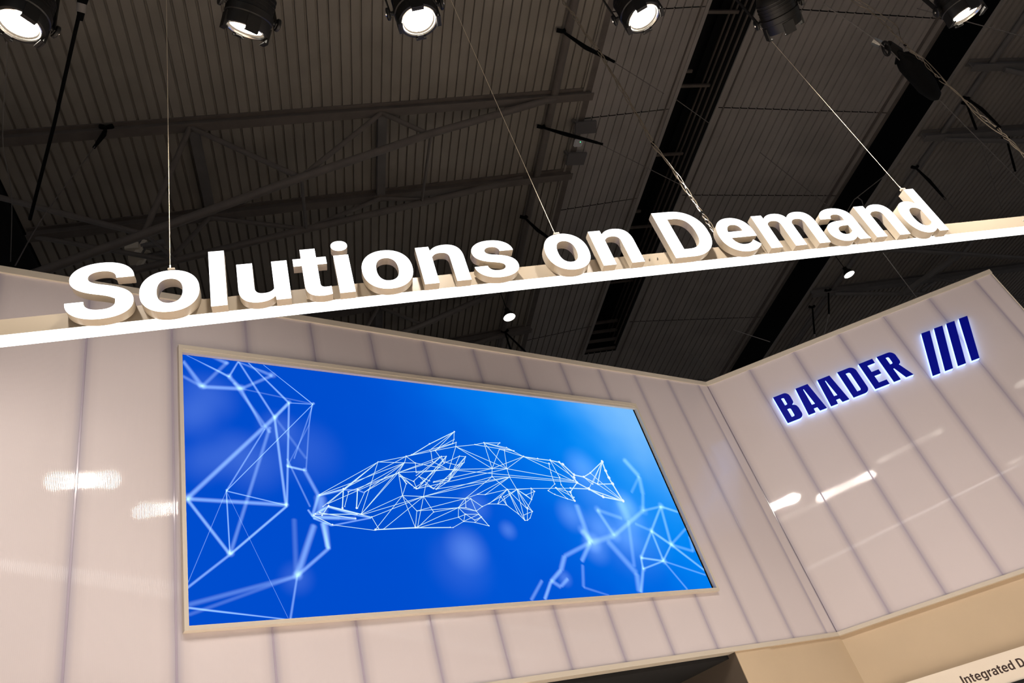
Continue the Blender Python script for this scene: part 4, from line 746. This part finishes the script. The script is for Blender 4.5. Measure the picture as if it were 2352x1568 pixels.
# ------------------------------------------------------------------ far pendant lamps
for (x, y, h), lab in (((5.68, 14.89, 12.0), 'small round lit pendant lamp under the middle of the sign'), ((16.63, 14.81, 12.0), 'small round lit pendant lamp between the sign and the right wall')):
    o = empty('pendant_lamp', (x, y, rz(h))); tag(o, lab, 'lamp', 'round pendant lamps of the hall')
    B().lathe((x, y, rz(h) - .0), (0, 0, 1), [(0, .165), (.0, .16), (.05, .15), (.14, .12), (.20, .07), (.30, .06), (.32, 0)], 28).build('shade', M['black'], o, True)
    B().lathe((x, y, rz(h) + .012), (0, 0, 1), [(0, .158), (-.004, 0)], 28).build('lens', M['lens_far'], o)
    B().tube([(x, y, rz(h) + .3), (x, y, rz(h) + 2.2)], .01, 6).build('cord', M['blackm'], o)
    l = bpy.data.lights.new('pendant', 'POINT'); l.energy = 25; l.color = (1, .95, .88); l.shadow_soft_size = .1
    lo = bpy.data.objects.new('pendant', l); C.objects.link(lo); lo.parent = o; lo.location = (0, 0, -.12)

# ------------------------------------------------------------------ cables, slings, wires
def cable(name, pts, r, m, lab, n=7, cat='cable', group=None):
    # catmull-rom smoothing
    P_ = [Vector(p) for p in pts]; out = []
    for i in range(len(P_) - 1):
        p0, p1, p2, p3 = P_[max(i - 1, 0)], P_[i], P_[i + 1], P_[min(i + 2, len(P_) - 1)]
        for k_ in range(4):
            t = k_ / 4; out.append(.5 * ((2 * p1) + (p2 - p0) * t + (2 * p0 - 5 * p1 + 4 * p2 - p3) * t * t + (3 * p1 - p0 - 3 * p2 + p3) * t ** 3))
    out.append(P_[-1]); o = B().tube(out, r, n).build(name, m, None, True)
    return tag(o, lab, cat, group)
def bundle(pts, ctr, lab, r=.0048, n=3, twist=3.2, col=M['cable'], seed=1):
    o = empty('cable_bundle', tuple(ctr)); tag(o, lab, 'cable')
    rnd = random.Random(seed); P_ = [Vector(p) for p in pts]; fine = []
    for i in range(len(P_) - 1):
        for k_ in range(6): fine.append(P_[i].lerp(P_[i + 1], k_ / 6))
    fine.append(P_[-1])
    for j in range(n):
        ph = 2 * pi * j / n; q = []
        for i, p in enumerate(fine):
            a_ = ph + i * twist / 6 * 1.3; rr = .011 + .006 * sin(i * .55 + j)
            q.append(p + Vector((cos(a_) * rr, sin(a_) * rr, 0)))
        B().tube(q, r * (1 - .12 * j), 6).build('strand', col if j < n - 0 else M['blackm'], o, True)
    for k_ in (4, 8, 11):
        if k_ < len(P_):
            p = P_[k_]; B().lathe(p - Vector((0, 0, .012)), (0, 0, 1), [(0, .016), (.024, .016)], 10).build('cable_tie', M['blackm'], o)
    return o
bundle([(x, y, z) for x, y, z in CABA] , CABA[-1], 'twisted pale cables hanging down to the letter D of the sign', seed=2)
bundle([(x, y, z) for x, y, z in CABB] , CABB[-1], 'twisted cables hanging at the upper right, past the black bag', n=2, seed=5)
cable('cable', CABC, .0048, M['cable'], 'single loose cable beside the twisted cables at the upper right')
rod = empty('hanging_line', tuple(ROD[-1])); tag(rod, 'thick black line with a grey taped clamp, slanting down at the upper left', 'cable')
B().tube(ROD[1:], .026, 8).build('line', M['blackm'], rod, True)
p, q = Vector(ROD[0]), Vector(ROD[1]); d = (p - q).normalized()
B().tube([q - d * .16, q - d * .05], [.035, .05], 10).build('clamp', M['blackm'], rod, True)
B().tube([q - d * .05, q + d * .07], .062, 10).build('tape', M['tape'], rod, True)
B().tube([q + d * .07, q + d * .16, q + d * 1.0], [.06, .08, .07], 10).build('clamp', M['blackm'], rod, True)
SLAB = ['black rigging sling hanging from the roof pipe near the top cables', 'black rigging sling beside the two grey roof plates', 'black rigging sling behind the second word of the sign', 'short black sling on the nearest left roof girder',
 'longer black sling right of the cables, upper right', 'short black sling left of the cables, upper right', 'black sling above the last letter of the sign, right side', 'black sling at the right edge of the picture',
 'upright black sling above the right wall, right one of two', 'upright black sling above the right wall, left one of two', 'short strut under the middle pendant lamp', 'longer strut under the middle pendant lamp']
for s_, lab in zip(STRAPS, SLAB):
    o = empty('rigging_sling', tuple(s_[0])); tag(o, lab, 'sling', 'rigging slings under the roof')
    n = len(s_); B().tube(s_, [.028] + [.05] * (n - 2) + [.035], 7).build('strap', M['blackm'], o, True)
    B().tube([Vector(s_[0]) + Vector((-.12, 0, .06)), s_[0], Vector(s_[0]) + Vector((.12, 0, .06))], .05, 7).build('choke', M['blackm'], o, True)
    e = Vector(s_[-1]); dd = (e - Vector(s_[-2])).normalized()
    B().tube([e, e + dd * .14], .03, 7).build('shackle', M['tape'] if lab.startswith('upright') else M['blackm'], o, True)
TLAB = ['thin grey cord hanging at the left edge of the picture', 'thin wire running down from the sling on the left girder', 'faint wire running right from the sling by the roof plates', 'faint wire running right from the uppermost sling',
 'faint wire crossing the rooflight opening', 'thin taut wire at the upper right beside the last spotlight', 'thin chain running down to the bag clamp', 'faint wire slanting to the knot above the sign', 'thin wire below the sling above the last letter',
 'thin line running on from the black bag to the right edge', 'faint hanging wire at the far right above the sign', 'thin pale wire slanting below the sign at the right', 'pale wire falling to the top of the right wall', 'faint pale wire above the right wall corner', 'faint wire ending at the wall corner', 'thin wire from the knot up to the eastern opening']
for s_, lab in zip(THIN, TLAB):
    dist = Vector(s_[0]).length
    o = cable('thin_wire', s_, .00052 * dist * (1 if 'thin' in lab or 'pale' in lab else .8), M['wired'] if 'pale' not in lab else M['tape'], lab, 5, 'wire')
# chain hoist clamp and black bag
bag = empty('chain_bag', BAG[0]); tag(bag, 'long black chain bag hanging behind the cables at the upper right', 'bag')
p, q = Vector(BAG[0]), Vector(BAG[1]); d = (q - p)
prof = [(.0, .02), (.18, .05), (.26, .13), (.40, .155), (1.2, .15), (1.55, .10), (1.7, .02)]
B().lathe(p, d, prof, 14).build('sack', M['blackm'], bag, True)
for sg in (-1, 1): B().tube([p - d.normalized() * .0, p + d.normalized() * .3 + Vector((0, .14 * sg, .14 * sg))], .02, 6).build('strap', M['blackm'], bag)
cl = empty('chain_clamp', CLAMP[0]); tag(cl, 'small black ring clamp at the top of the chain bag', 'clamp')
c = Vector(CLAMP[0]); vd = (c - Vector((0, 0, 1.6))).normalized()
ring = [c + Vector((cos(a * pi / 8) * .06, 0, 0)) + Vector((0, -.5, .86)) * sin(a * pi / 8) * .11 for a in range(17)]
B().tube(ring, .022, 8, False).build('ring', M['black'], cl, True)
B().tube([c + Vector((.1, 0, .1)), c + Vector((.35, .1, .05))], .07, 8).build('jaw', M['black'], cl, True)
B().tube([c + Vector((-.1, 0, .22)), c + Vector((-.02, 0, .12))], .06, 8).build('bolt_head', M['chrome'], cl, True)
B().tube([p, c + Vector((.3, .1, .05))], .02, 6).build('strap', M['blackm'], bag)
# knot of wires above the sign
kn = empty('wire_loop', KNOT[0]); tag(kn, 'wire loop and shackles knotted just above the letters a and n of the last word', 'wire')
B().tube(KNOT[:3], .018, 6).build('shackle', M['wired'], kn, True)
B().tube(KNOT[2:], .012, 6).build('loop', M['wired'], kn, True)

# roof plates and box at the edge of the west deck
for pts, lab in zip(ANT, ('grey square roof plate above the small white box', 'grey square roof plate below the small white box')):
    v = [Vector(p) for p in pts]; up = Vector((0, 0, .06))
    b = B().add(v + [p + up for p in v], [(0, 1, 2, 3), (7, 6, 5, 4), (0, 4, 5, 1), (1, 5, 6, 2), (2, 6, 7, 3), (3, 7, 4, 0)])
    o = empty('antenna_plate', tuple(v[0])); tag(o, lab, 'antenna', 'square plates on the roof edge')
    b.build('plate', M['antenna'], o)
    m_ = sum(v, Vector()) / 4; B().bar(m_ + Vector((-.1, 0, .05)), (7.6, m_.y, zl(7.7) - .02), .06, .06).build('arm', M['steel2'], o)
o = empty('access_box', BOX); tag(o, 'small white rounded box with a green light between the two roof plates', 'box')
x, y, z = BOX; bm_ = bmesh.new(); bmesh.ops.create_cube(bm_, size=1); bmesh.ops.scale(bm_, vec=(.24, .24, .08), verts=bm_.verts); bmesh.ops.bevel(bm_, geom=bm_.edges[:], offset=.03, segments=3, affect='EDGES')
me = bpy.data.meshes.new('housing'); bm_.to_mesh(me); bm_.free(); me.materials.append(M['white']); h = bpy.data.objects.new('housing', me); link(h, o)
B().lathe((x + .03, y - .05, z - .04), (0, 0, -1), [(0, .014), (.004, 0)], 8).build('indicator', M['grn'], o)
B().bar((x, y, z + .04), (7.72, y, zl(7.7) - .02), .03, .03).build('arm', M['steel2'], o)
# old white lamp clusters on the lower chord
for i, ((x, y, z), lab) in enumerate(zip([(g[0] - .2, g[1], g[2]) for g in GAD], ('upper cluster of old white lamp brackets on the left girder', 'lower cluster of old white lamp brackets on the left girder'))):
    o = empty('lamp_cluster', (x, y, z)); tag(o, lab, 'lamp', 'lamp clusters on the girder')
    B().box(x - .30, x - .02, y - .1, y + .1, z - .08, z + .10).build('bracket', M['gad'], o)
    B().bar((x - .1, y, z - .22), (x + .1, y, z + .22), .08, .10).build('bracket', M['gad'], o)
    B().lathe((x + .02, y, z + .05), (1, -.1, .05), [(0, .0), (0, .06), (.50, .085), (.52, .0)], 14).build('barrel', M['steel2'], o, True)
    B().tube([(x, y, z), (x, y + .05, z + .5)], .03, 7).build('stem', M['steel2'], o)
